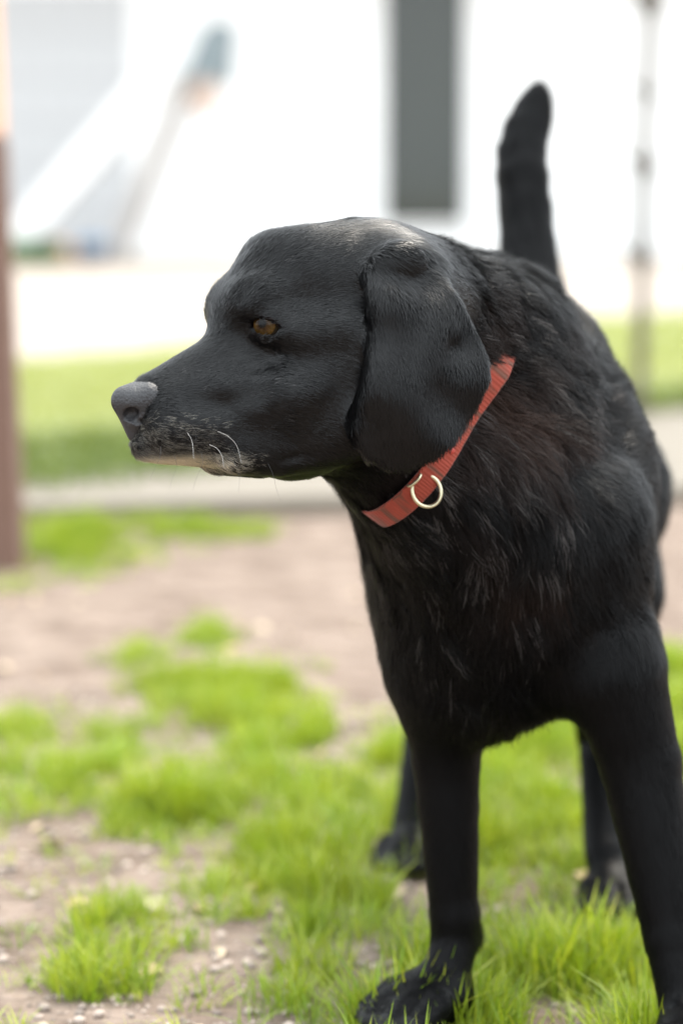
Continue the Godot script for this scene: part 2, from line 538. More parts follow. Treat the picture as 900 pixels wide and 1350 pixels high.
	cone(Vector3(0.1204, 0.0243, -0.1383), Vector3(0.1203, 0.0131, -0.1184), 0.0113, 0.0110, 0, 0.0020, Vector3(-0.0499, 0.0000, 0.9988), 0.0035, 0.1200, 2)
	cone(Vector3(0.1198, 0.0151, -0.1085), Vector3(0.1194, 0.0091, -0.1005), 0.0035, 0.0014, 0, 0.0010, Vector3(-0.0499, 0.0000, 0.9988), 0.0000, 0.0000, 5)
	cone(Vector3(0.1046, 0.0243, -0.1390), Vector3(0.1027, 0.0131, -0.1193), 0.0113, 0.0110, 0, 0.0020, Vector3(-0.0499, 0.0000, 0.9988), 0.0035, 0.1200, 2)
	cone(Vector3(0.1022, 0.0151, -0.1094), Vector3(0.1018, 0.0091, -0.1013), 0.0035, 0.0014, 0, 0.0010, Vector3(-0.0499, 0.0000, 0.9988), 0.0000, 0.0000, 5)
	cone(Vector3(0.0912, 0.0243, -0.1514), Vector3(0.0878, 0.0131, -0.1318), 0.0113, 0.0110, 0, 0.0020, Vector3(-0.0499, 0.0000, 0.9988), 0.0035, 0.1200, 2)
	cone(Vector3(0.0873, 0.0151, -0.1219), Vector3(0.0869, 0.0091, -0.1138), 0.0035, 0.0014, 0, 0.0010, Vector3(-0.0499, 0.0000, 0.9988), 0.0000, 0.0000, 5)
	ovoid(Vector3(-0.0626, 0.0206, -0.3280), Vector3(-0.2873, 0.0000, 0.9578), Vector3(0.0000, 1.0000, 0.0000), Vector3(0.0310, 0.0206, 0.0258), 0, 0.0120, Vector3(-0.2873, 0.0000, 0.9578), 0.0080, 0.1200, 2)
	cone(Vector3(-0.0455, 0.0232, -0.3121), Vector3(-0.0487, 0.0125, -0.2933), 0.0108, 0.0105, 0, 0.0020, Vector3(-0.2873, 0.0000, 0.9578), 0.0035, 0.1200, 2)
	cone(Vector3(-0.0514, 0.0145, -0.2843), Vector3(-0.0537, 0.0085, -0.2768), 0.0035, 0.0014, 0, 0.0010, Vector3(-0.2873, 0.0000, 0.9578), 0.0000, 0.0000, 5)
	cone(Vector3(-0.0615, 0.0232, -0.3052), Vector3(-0.0661, 0.0125, -0.2869), 0.0108, 0.0105, 0, 0.0020, Vector3(-0.2873, 0.0000, 0.9578), 0.0035, 0.1200, 2)
	cone(Vector3(-0.0688, 0.0145, -0.2778), Vector3(-0.0711, 0.0085, -0.2704), 0.0035, 0.0014, 0, 0.0010, Vector3(-0.2873, 0.0000, 0.9578), 0.0000, 0.0000, 5)
	cone(Vector3(-0.0760, 0.0232, -0.3096), Vector3(-0.0823, 0.0125, -0.2917), 0.0108, 0.0105, 0, 0.0020, Vector3(-0.2873, 0.0000, 0.9578), 0.0035, 0.1200, 2)
	cone(Vector3(-0.0850, 0.0145, -0.2826), Vector3(-0.0872, 0.0085, -0.2752), 0.0035, 0.0014, 0, 0.0010, Vector3(-0.2873, 0.0000, 0.9578), 0.0000, 0.0000, 5)
	cone(Vector3(-0.0856, 0.0232, -0.3241), Vector3(-0.0932, 0.0125, -0.3067), 0.0108, 0.0105, 0, 0.0020, Vector3(-0.2873, 0.0000, 0.9578), 0.0035, 0.1200, 2)
	cone(Vector3(-0.0959, 0.0145, -0.2976), Vector3(-0.0982, 0.0085, -0.2902), 0.0035, 0.0014, 0, 0.0010, Vector3(-0.2873, 0.0000, 0.9578), 0.0000, 0.0000, 5)
	cone(Vector3(0.0546, 0.4816, -0.3902), Vector3(0.0522, 0.5380, -0.4264), 0.0416, 0.0306, 0, 0.0500, Vector3(-0.0351, 0.8412, -0.5395), 0.0140, 0.1200, 3)
	cone(Vector3(0.0522, 0.5380, -0.4264), Vector3(0.0510, 0.5813, -0.4461), 0.0306, 0.0260, 0, 0.0030, Vector3(-0.0255, 0.9098, -0.4143), 0.0140, 0.1200, 3)
	cone(Vector3(0.0510, 0.5813, -0.4461), Vector3(0.0480, 0.6177, -0.4600), 0.0260, 0.0245, 0, 0.0030, Vector3(-0.0774, 0.9311, -0.3564), 0.0140, 0.1200, 3)
	cone(Vector3(0.0480, 0.6177, -0.4600), Vector3(0.0454, 0.6470, -0.4682), 0.0245, 0.0240, 0, 0.0030, Vector3(-0.0861, 0.9598, -0.2670), 0.0140, 0.1200, 3)
	cone(Vector3(0.0454, 0.6470, -0.4682), Vector3(0.0460, 0.6728, -0.4810), 0.0240, 0.0234, 0, 0.0030, Vector3(0.0217, 0.8956, -0.4444), 0.0140, 0.1200, 3)
	cone(Vector3(0.0460, 0.6728, -0.4810), Vector3(0.0493, 0.6928, -0.4882), 0.0234, 0.0214, 0, 0.0030, Vector3(0.1526, 0.9304, -0.3334), 0.0140, 0.1200, 3)
	cone(Vector3(0.0493, 0.6928, -0.4882), Vector3(0.0548, 0.7084, -0.4949), 0.0214, 0.0190, 0, 0.0030, Vector3(0.3086, 0.8743, -0.3747), 0.0140, 0.1200, 3)
	cone(Vector3(0.0548, 0.7084, -0.4949), Vector3(0.0585, 0.7202, -0.4961), 0.0190, 0.0160, 0, 0.0030, Vector3(0.2983, 0.9491, -0.1012), 0.0140, 0.1200, 3)
	cone(Vector3(0.0585, 0.7202, -0.4961), Vector3(0.0607, 0.7276, -0.4969), 0.0160, 0.0125, 0, 0.0030, Vector3(0.2873, 0.9524, -0.1015), 0.0140, 0.1200, 3)
	cone(Vector3(-0.0837, 0.5448, 0.2768), Vector3(-0.0272, 0.4819, 0.1830), 0.0480, 0.0740, 0, 0.0400, Vector3(0.7807, -0.5266, -0.3364), 0.0260, 0.2500, 1)
	cone(Vector3(-0.1273, 0.4694, 0.3050), Vector3(-0.0560, 0.4132, 0.2305), 0.0340, 0.0530, 0, 0.0400, Vector3(0.5883, -0.8008, -0.1119), 0.0200, 0.2000, 1)
	cone(Vector3(-0.0272, 0.4774, 0.1834), Vector3(0.0086, 0.4426, 0.0866), 0.0720, 0.0780, 0, 0.0350, Vector3(0.5959, -0.7223, -0.3511), 0.0360, 0.3500, 1)
	cone(Vector3(-0.0515, 0.4160, 0.2302), Vector3(-0.0164, 0.3654, 0.1853), 0.0500, 0.0740, 0, 0.0500, Vector3(0.3651, -0.9271, -0.0848), 0.0320, 0.3500, 1)
	ovoid(Vector3(-0.1205, 0.5660, 0.3319), Vector3(-0.9397, 0.0362, 0.3401), Vector3(0.0000, 0.9944, -0.1060), Vector3(0.0660, 0.0495, 0.0500), 0, 0.0250, Vector3(0.9350, 0.0629, -0.3490), 0.0085, 0.1200, 4)
	ovoid(Vector3(-0.1605, 0.5690, 0.3462), Vector3(-0.8011, 0.5506, 0.2345), Vector3(0.4912, 0.8288, -0.2681), Vector3(0.0460, 0.0360, 0.0400), 0, 0.0220, Vector3(0.8405, 0.4123, -0.3516), 0.0085, 0.1200, 4)
	ovoid(Vector3(-0.2088, 0.5546, 0.3346), Vector3(-0.9397, 0.0362, 0.3401), Vector3(0.0000, 0.9944, -0.1060), Vector3(0.0160, 0.0140, 0.0140), 0, 0.0200, Vector3(0.7577, 0.3850, -0.5270), 0.0090, 0.3000, 4)
	ovoid(Vector3(-0.1859, 0.5603, 0.3876), Vector3(-0.9397, 0.0362, 0.3401), Vector3(0.0000, 0.9944, -0.1060), Vector3(0.0140, 0.0110, 0.0100), 0, 0.0200, Vector3(0.8910, 0.4238, -0.1627), 0.0090, 0.3000, 4)
	ovoid(Vector3(-0.1969, 0.5497, 0.3617), Vector3(-0.9397, 0.0362, 0.3401), Vector3(0.0000, 0.9944, -0.1060), Vector3(0.0200, 0.0180, 0.0200), 0, 0.0300, Vector3(0.8405, 0.4123, -0.3516), 0.0085, 0.1200, 4)
	cone(Vector3(-0.2000, 0.5232, 0.3657), Vector3(-0.2586, 0.4982, 0.3905), 0.0215, 0.0122, 0, 0.0200, Vector3(0.8869, 0.2943, -0.3560), 0.0060, 0.1000, 4)
	cone(Vector3(-0.1924, 0.4935, 0.3510), Vector3(-0.2519, 0.4805, 0.3791), 0.0330, 0.0185, 0, 0.0200, Vector3(0.9350, 0.0629, -0.3490), 0.0065, 0.1000, 4)
	cone(Vector3(-0.1889, 0.4571, 0.3450), Vector3(-0.2554, 0.4684, 0.3785), 0.0175, 0.0140, 0, 0.0140, Vector3(0.8743, -0.2847, -0.3930), 0.0075, 0.1500, 6)
	cone(Vector3(-0.1925, 0.4510, 0.3470), Vector3(-0.2154, 0.4519, 0.3565), 0.0125, 0.0120, 0, 0.0120, Vector3(0.8725, -0.4030, -0.2764), 0.0070, 0.1500, 6)
	ovoid(Vector3(-0.1561, 0.4935, 0.3205), Vector3(-0.9210, 0.2331, 0.3123), Vector3(0.1867, 0.9673, -0.1714), Vector3(0.0520, 0.0500, 0.0280), 0, 0.0250, Vector3(0.8869, -0.3627, -0.2860), 0.0085, 0.1200, 4)
	cone(Vector3(-0.1973, 0.5251, 0.3259), Vector3(-0.1503, 0.5261, 0.2999), 0.0120, 0.0140, 0, 0.0200, Vector3(0.9350, -0.1350, -0.3279), 0.0085, 0.1200, 4)
	ovoid(Vector3(-0.1144, 0.5655, 0.2870), Vector3(-0.9397, 0.0362, 0.3401), Vector3(0.0000, 0.9944, -0.1060), Vector3(0.0260, 0.0240, 0.0180), 0, 0.0200, Vector3(0.9214, -0.2306, -0.3127), 0.0100, 0.1400, 4)
	cone(Vector3(-0.1828, 0.4963, 0.3772), Vector3(-0.2450, 0.4825, 0.3978), 0.0330, 0.0185, 0, 0.0200, Vector3(0.9350, 0.0629, -0.3490), 0.0065, 0.1000, 4)
	cone(Vector3(-0.1738, 0.4615, 0.3861), Vector3(-0.2465, 0.4710, 0.4028), 0.0175, 0.0140, 0, 0.0140, Vector3(0.9404, -0.2654, -0.2126), 0.0075, 0.1500, 6)
	cone(Vector3(-0.1774, 0.4554, 0.3881), Vector3(-0.2010, 0.4560, 0.3958), 0.0125, 0.0120, 0, 0.0120, Vector3(0.8725, -0.4030, -0.2764), 0.0070, 0.1500, 6)
	ovoid(Vector3(-0.1356, 0.4995, 0.3765), Vector3(-0.9210, 0.2331, 0.3123), Vector3(0.1867, 0.9673, -0.1714), Vector3(0.0520, 0.0500, 0.0280), 0, 0.0250, Vector3(0.8869, -0.3627, -0.2860), 0.0085, 0.1200, 4)
	cone(Vector3(-0.1727, 0.5323, 0.3932), Vector3(-0.1202, 0.5348, 0.3822), 0.0120, 0.0140, 0, 0.0200, Vector3(0.9350, -0.1350, -0.3279), 0.0085, 0.1200, 4)
	ovoid(Vector3(-0.0871, 0.5735, 0.3617), Vector3(-0.9397, 0.0362, 0.3401), Vector3(0.0000, 0.9944, -0.1060), Vector3(0.0260, 0.0240, 0.0180), 0, 0.0200, Vector3(0.9214, -0.2306, -0.3127), 0.0100, 0.1400, 4)
	ovoid(Vector3(-0.0936, 0.5877, 0.3839), Vector3(-0.8977, -0.2592, 0.3562), Vector3(-0.2777, 0.9607, -0.0007), Vector3(0.0180, 0.0120, 0.0080), 0, 0.0120, Vector3(0.8405, -0.4771, -0.2568), 0.0080, 0.1200, 4)
	cone(Vector3(-0.1720, 0.4549, 0.3626), Vector3(-0.2636, 0.4619, 0.3963), 0.0140, 0.0090, 0, 0.0100, Vector3(0.9214, -0.2306, -0.3127), 0.0080, 0.2000, 7)
	cone(Vector3(-0.1326, 0.4857, 0.3448), Vector3(-0.1537, 0.4627, 0.3550), 0.0420, 0.0200, 0, 0.0300, Vector3(0.8058, -0.5427, -0.2371), 0.0090, 0.2500, 4)
	cone(Vector3(-0.0707, 0.5617, 0.2951), Vector3(-0.0135, 0.5346, 0.1874), 0.0280, 0.0450, 0, 0.0300, Vector3(0.7807, -0.5266, -0.3364), 0.0260, 0.2500, 1)
	ovoid(Vector3(-0.0927, 0.5535, 0.3232), Vector3(-0.9397, 0.0362, 0.3401), Vector3(0.0000, 0.9944, -0.1060), Vector3(0.0420, 0.0440, 0.0440), 0, 0.0300, Vector3(0.9214, -0.2306, -0.3127), 0.0120, 0.2500, 4)
	ovoid(Vector3(-0.2280, 0.5175, 0.3339), Vector3(-0.9397, 0.0362, 0.3401), Vector3(0.0000, 0.9944, -0.1060), Vector3(0.0260, 0.0120, 0.0080), 1, 0.0200, Vector3(0.9397, -0.0362, -0.3401), 0.0200, 0.2500, 4)
	ovoid(Vector3(-0.2257, 0.5582, 0.3330), Vector3(-0.7756, -0.5315, 0.3405), Vector3(-0.5306, 0.8412, 0.1046), Vector3(0.0130, 0.0080, 0.0100), 1, 0.0100, Vector3(0.9397, -0.0362, -0.3401), 0.0200, 0.2500, 4)
	cone(Vector3(-0.2063, 0.5094, 0.3020), Vector3(-0.1828, 0.5128, 0.2897), 0.0060, 0.0060, 1, 0.0220, Vector3(0.9397, -0.0362, -0.3401), 0.0200, 0.2500, 4)
	cone(Vector3(-0.1940, 0.4523, 0.3089), Vector3(-0.1753, 0.4874, 0.2886), 0.0060, 0.0060, 1, 0.0220, Vector3(0.9397, -0.0362, -0.3401), 0.0200, 0.2500, 4)
	ovoid(Vector3(-0.2511, 0.4885, 0.3500), Vector3(-0.9105, 0.2811, 0.3033), Vector3(0.2325, 0.9545, -0.1868), Vector3(0.0220, 0.0070, 0.0070), 1, 0.0120, Vector3(0.9397, -0.0362, -0.3401), 0.0200, 0.2500, 4)
	cone(Vector3(-0.2219, 0.4412, 0.3397), Vector3(-0.1874, 0.4471, 0.3241), 0.0022, 0.0022, 1, 0.0040, Vector3(0.9397, -0.0362, -0.3401), 0.0200, 0.2500, 4)
	ovoid(Vector3(-0.2336, 0.4882, 0.3295), Vector3(-0.8977, -0.2592, 0.3562), Vector3(-0.2777, 0.9607, -0.0007), Vector3(0.0160, 0.0110, 0.0105), 1, 0.0100, Vector3(0.9397, -0.0362, -0.3401), 0.0200, 0.2500, 4)
	ovoid(Vector3(-0.1940, 0.4448, 0.3225), Vector3(-0.8977, -0.2592, 0.3562), Vector3(-0.2777, 0.9607, -0.0007), Vector3(0.0120, 0.0022, 0.0070), 1, 0.0040, Vector3(0.9397, -0.0362, -0.3401), 0.0200, 0.2500, 4)
	ovoid(Vector3(-0.2007, 0.5254, 0.4087), Vector3(-0.9397, 0.0362, 0.3401), Vector3(0.0000, 0.9944, -0.1060), Vector3(0.0260, 0.0120, 0.0080), 1, 0.0200, Vector3(0.9397, -0.0362, -0.3401), 0.0200, 0.2500, 4)
	ovoid(Vector3(-0.2011, 0.5654, 0.4003), Vector3(-0.7756, -0.5315, 0.3405), Vector3(-0.5306, 0.8412, 0.1046), Vector3(0.0130, 0.0080, 0.0100), 1, 0.0100, Vector3(0.9397, -0.0362, -0.3401), 0.0200, 0.2500, 4)
	cone(Vector3(-0.1632, 0.5219, 0.4197), Vector3(-0.1377, 0.5259, 0.4130), 0.0060, 0.0060, 1, 0.0220, Vector3(0.9397, -0.0362, -0.3401), 0.0200, 0.2500, 4)
	cone(Vector3(-0.1544, 0.4639, 0.4173), Vector3(-0.1295, 0.5007, 0.4138), 0.0060, 0.0060, 1, 0.0220, Vector3(0.9397, -0.0362, -0.3401), 0.0200, 0.2500, 4)
	ovoid(Vector3(-0.2265, 0.4956, 0.4173), Vector3(-0.9105, 0.2811, 0.3033), Vector3(0.2325, 0.9545, -0.1868), Vector3(0.0220, 0.0070, 0.0070), 1, 0.0120, Vector3(0.9397, -0.0362, -0.3401), 0.0200, 0.2500, 4)
	cone(Vector3(-0.1945, 0.4491, 0.4145), Vector3(-0.1587, 0.4554, 0.4026), 0.0022, 0.0022, 1, 0.0040, Vector3(0.9397, -0.0362, -0.3401), 0.0200, 0.2500, 4)
	ovoid(Vector3(-0.2001, 0.4979, 0.4210), Vector3(-0.8977, -0.2592, 0.3562), Vector3(-0.2777, 0.9607, -0.0007), Vector3(0.0160, 0.0110, 0.0105), 1, 0.0100, Vector3(0.9397, -0.0362, -0.3401), 0.0200, 0.2500, 4)
	ovoid(Vector3(-0.1625, 0.4539, 0.4085), Vector3(-0.8977, -0.2592, 0.3562), Vector3(-0.2777, 0.9607, -0.0007), Vector3(0.0120, 0.0022, 0.0070), 1, 0.0040, Vector3(0.9397, -0.0362, -0.3401), 0.0200, 0.2500, 4)
	cone(Vector3(-0.1406, 0.6213, 0.3333), Vector3(-0.1886, 0.5855, 0.3548), 0.0055, 0.0045, 1, 0.0140, Vector3(0.9397, -0.0362, -0.3401), 0.0200, 0.2500, 4)
	flap(Vector3(-0.0797, 0.5250, 0.3835), Vector3(0.9397, -0.0362, -0.3401), Vector3(0.0000, 0.9944, -0.1060), Vector3(0.3420, 0.0996, 0.9344), 0.0080, Vector3(0.1120, -0.9916, 0.0647), 0.0085, 0.1200, 8)
	flap(Vector3(-0.1194, 0.5135, 0.2751), Vector3(0.9397, -0.0362, -0.3401), Vector3(0.0000, 0.9944, -0.1060), Vector3(-0.3420, -0.0996, -0.9344), 0.0080, Vector3(0.1120, -0.9916, 0.0647), 0.0085, 0.1200, 8)
	ovoid(Vector3(-0.1784, 0.5440, 0.3888), Vector3(-0.9681, -0.0247, -0.2316), Vector3(0.0000, 0.9944, -0.1060), Vector3(0.0140, 0.0134, 0.0130), 0, 0.0060, Vector3(0.9397, -0.0362, -0.3401), 0.0040, 0.1000, 9)
	ovoid(Vector3(-0.1837, 0.5429, 0.3997), Vector3(-0.9471, 0.1872, -0.2438), Vector3(0.1958, 0.9806, -0.0076), Vector3(0.0124, 0.0058, 0.0130), 1, 0.0015, Vector3(0.9397, -0.0362, -0.3401), 0.0000, 0.2500, 9)
	ovoid(Vector3(-0.1997, 0.5377, 0.3305), Vector3(-0.5918, 0.0849, 0.7962), Vector3(0.0000, 0.9944, -0.1060), Vector3(0.0140, 0.0134, 0.0130), 0, 0.0060, Vector3(0.9397, -0.0362, -0.3401), 0.0040, 0.1000, 9)
	ovoid(Vector3(-0.2107, 0.5350, 0.3259), Vector3(-0.5824, 0.2934, 0.7524), Vector3(0.0880, 0.9492, -0.3020), Vector3(0.0124, 0.0058, 0.0130), 1, 0.0015, Vector3(0.9397, -0.0362, -0.3401), 0.0000, 0.2500, 9)

func nose_shapes() -> void:
	cone(Vector3(-0.2665, 0.4927, 0.3834), Vector3(-0.2730, 0.4910, 0.3877), 0.0112, 0.0104, 0, 0.0060, Vector3(-0.8152, -0.2152, 0.5377), 0.0000, 0.0000, 10)
	cone(Vector3(-0.2645, 0.4822, 0.3821), Vector3(-0.2729, 0.4792, 0.3894), 0.0080, 0.0062, 0, 0.0050, Vector3(-0.7277, -0.2593, 0.6350), 0.0000, 0.0000, 10)
	cone(Vector3(-0.2597, 0.4947, 0.4021), Vector3(-0.2672, 0.4927, 0.4036), 0.0112, 0.0104, 0, 0.0060, Vector3(-0.9488, -0.2539, 0.1880), 0.0000, 0.0000, 10)
	cone(Vector3(-0.2566, 0.4845, 0.4036), Vector3(-0.2674, 0.4808, 0.4044), 0.0080, 0.0062, 0, 0.0050, Vector3(-0.9442, -0.3227, 0.0654), 0.0000, 0.0000, 10)
	cone(Vector3(-0.2611, 0.4977, 0.3915), Vector3(-0.2766, 0.4945, 0.3978), 0.0105, 0.0085, 0, 0.0060, Vector3(-0.9102, -0.1870, 0.3695), 0.0000, 0.0000, 10)
	cone(Vector3(-0.2776, 0.4910, 0.3986), Vector3(-0.2701, 0.4703, 0.3979), 0.0070, 0.0055, 0, 0.0060, Vector3(0.3411, -0.9395, -0.0311), 0.0000, 0.0000, 10)
	cone(Vector3(-0.2591, 0.4864, 0.3920), Vector3(-0.2641, 0.4763, 0.3950), 0.0120, 0.0090, 0, 0.0060, Vector3(-0.4302, -0.8654, 0.2570), 0.0000, 0.0000, 10)
	ovoid(Vector3(-0.2721, 0.4841, 0.4098), Vector3(-0.7187, -0.6129, 0.3284), Vector3(-0.6054, 0.7839, 0.1380), Vector3(0.0066, 0.0048, 0.0075), 1, 0.0015, Vector3(-0.0000, -0.1060, -0.9944), 0.0000, 0.0000, 10)
	cone(Vector3(-0.2723, 0.4840, 0.4094), Vector3(-0.2681, 0.4790, 0.4102), 0.0034, 0.0022, 1, 0.0015, Vector3(0.6253, -0.7689, 0.1336), 0.0000, 0.0000, 10)
	cone(Vector3(-0.2681, 0.4790, 0.4102), Vector3(-0.2620, 0.4795, 0.4103), 0.0020, 0.0016, 1, 0.0015, Vector3(0.9965, 0.0834, 0.0036), 0.0000, 0.0000, 10)
	cone(Vector3(-0.2620, 0.4795, 0.4103), Vector3(-0.2578, 0.4863, 0.4120), 0.0016, 0.0010, 1, 0.0015, Vector3(0.5192, 0.8287, 0.2090), 0.0000, 0.0000, 10)
	ovoid(Vector3(-0.2809, 0.4815, 0.3858), Vector3(-0.7187, -0.6129, 0.3284), Vector3(-0.6054, 0.7839, 0.1380), Vector3(0.0066, 0.0048, 0.0075), 1, 0.0015, Vector3(-0.0000, -0.1060, -0.9944), 0.0000, 0.0000, 10)
	cone(Vector3(-0.2807, 0.4816, 0.3863), Vector3(-0.2778, 0.4762, 0.3839), 0.0034, 0.0022, 1, 0.0015, Vector3(0.4460, -0.8211, -0.3563), 0.0000, 0.0000, 10)
	cone(Vector3(-0.2778, 0.4762, 0.3839), Vector3(-0.2731, 0.4763, 0.3799), 0.0020, 0.0016, 1, 0.0015, Vector3(0.7554, 0.0132, -0.6552), 0.0000, 0.0000, 10)
	cone(Vector3(-0.2731, 0.4763, 0.3799), Vector3(-0.2714, 0.4823, 0.3746), 0.0016, 0.0010, 1, 0.0015, Vector3(0.2077, 0.7380, -0.6421), 0.0000, 0.0000, 10)
	cone(Vector3(-0.2841, 0.4896, 0.4013), Vector3(-0.2751, 0.4638, 0.4005), 0.0010, 0.0010, 1, 0.0020, Vector3(0.3287, -0.9441, -0.0261), 0.0000, 0.0000, 10)

func fur_cluster(strands: int, width: float, spread_y: float, round: float) -> ArrayMesh:
	var v := PackedVector3Array()
	var n := PackedVector3Array()
	var c := PackedColorArray()
	var ix := PackedInt32Array()
	for s in strands:
		var root := Vector3(rng.randf_range(-1, 1), rng.randf_range(-spread_y, spread_y), -0.04)
		var ln := rng.randf_range(0.6, 1.1)
		var side := rng.randfn(0.0, 0.5)
		var hump := rng.randf_range(0.7, 1.3)
		var tone := rng.randf_range(0.4, 1.7)
		var tip := rng.randf_range(-0.28, 0.28)
		var b := v.size()
		for k in 4:
			var t := k / 3.0
			var mid := root + Vector3(side * t * t, ln * t * (1.0 - 0.06 * t), hump * (sin(t * 2.3) * 0.9 - 0.1 * t))
			var w := width * (1.0 - t * t * 0.92) * 0.5
			v.append(mid + Vector3(-w, 0, 0))
			v.append(mid + Vector3(w, 0, 0))
			n.append(Vector3(-round + tip, 0.0, 0.8).normalized())
			n.append(Vector3(round + tip, 0.0, 0.8).normalized())
			c.append(Color(tone, tone, tone))
			c.append(Color(tone, tone, tone))
		for k in 3:
			var q := b + k * 2
			ix.append_array([q, q + 2, q + 1, q + 1, q + 2, q + 3])
	var arr := []
	arr.resize(Mesh.ARRAY_MAX)
	arr[Mesh.ARRAY_VERTEX] = v
	arr[Mesh.ARRAY_NORMAL] = n
	arr[Mesh.ARRAY_COLOR] = c
	arr[Mesh.ARRAY_INDEX] = ix
	var m := ArrayMesh.new()
	m.add_surface_from_arrays(Mesh.PRIMITIVE_TRIANGLES, arr)
	return m

var head_mid := Vector3(-0.1563, 0.5308, 0.3487)
var ruff_mid := Vector3(0.0026, 0.4492, 0.2568)
var chin_mid := Vector3(-0.2515, 0.4554, 0.3924)
var head_f := Vector3(-0.9397, 0.0362, 0.3401)
var head_u := Vector3(0.0000, 0.9944, -0.1060)
var head_l := Vector3(0.3420, 0.0996, 0.9344)

func coat_color(p: Vector3, tg: int) -> Color:
	var black := Color(0.0036, 0.0035, 0.0038)
	var r := rng.randf()
	if tg == 1:
		var b := clampf(fur_tint.get_noise_3dv(p * 0.6) * 1.3 + 0.25, 0.0, 1.0)
		var w := clampf(1.6 - p.distance_to(ruff_mid) / 0.085, 0.0, 1.0)
		black = black.lerp(Color(0.040, 0.0235, 0.018), b * w)
		if r < 0.02 + 0.42 * w * clampf(fur_bend.get_noise_3dv(p * 0.7) * 3.0, 0.0, 1.0):
			black = Color(0.07, 0.063, 0.06)  # painted sheen: pale clumps stand in for silvery highlights on the ruff
	elif tg == 0 and r < 0.1:
		black = Color(0.009, 0.007, 0.0065)
	if tg == 4 or tg == 6 or tg == 7:
		var q := p - chin_mid
		var fwd := q.dot(head_f)
		var up := q.dot(head_u)
		# white along the lower lip and chin, grey hairs scattered over the front of the upper lip
		var g := clampf((fwd + 0.04) / 0.05, 0.0, 1.0) * clampf((0.030 - up) / 0.03, 0.0, 1.0)
		if tg == 7 or up < 0.0025:
			g = maxf(g, clampf((fwd + 0.06) / 0.05, 0.0, 1.0) * clampf((0.006 - up) / 0.005, 0.0, 1.0) * 1.6)
		var low := clampf((0.0018 - up) / 0.008, 0.0, 1.0)
		if r < g * 0.7:
			return Color(0.06, 0.056, 0.05).lerp(Color(0.92, 0.88, 0.76), clampf(g * low * rng.randf_range(0.7, 1.3) + 0.18 * pow(rng.randf(), 2.0), 0.0, 1.0))
		if tg == 4 and r > 0.998:
			return Color(0.05, 0.048, 0.048)
	return black

var fur_tint := FastNoiseLite.new()
var fur_bend := FastNoiseLite.new()

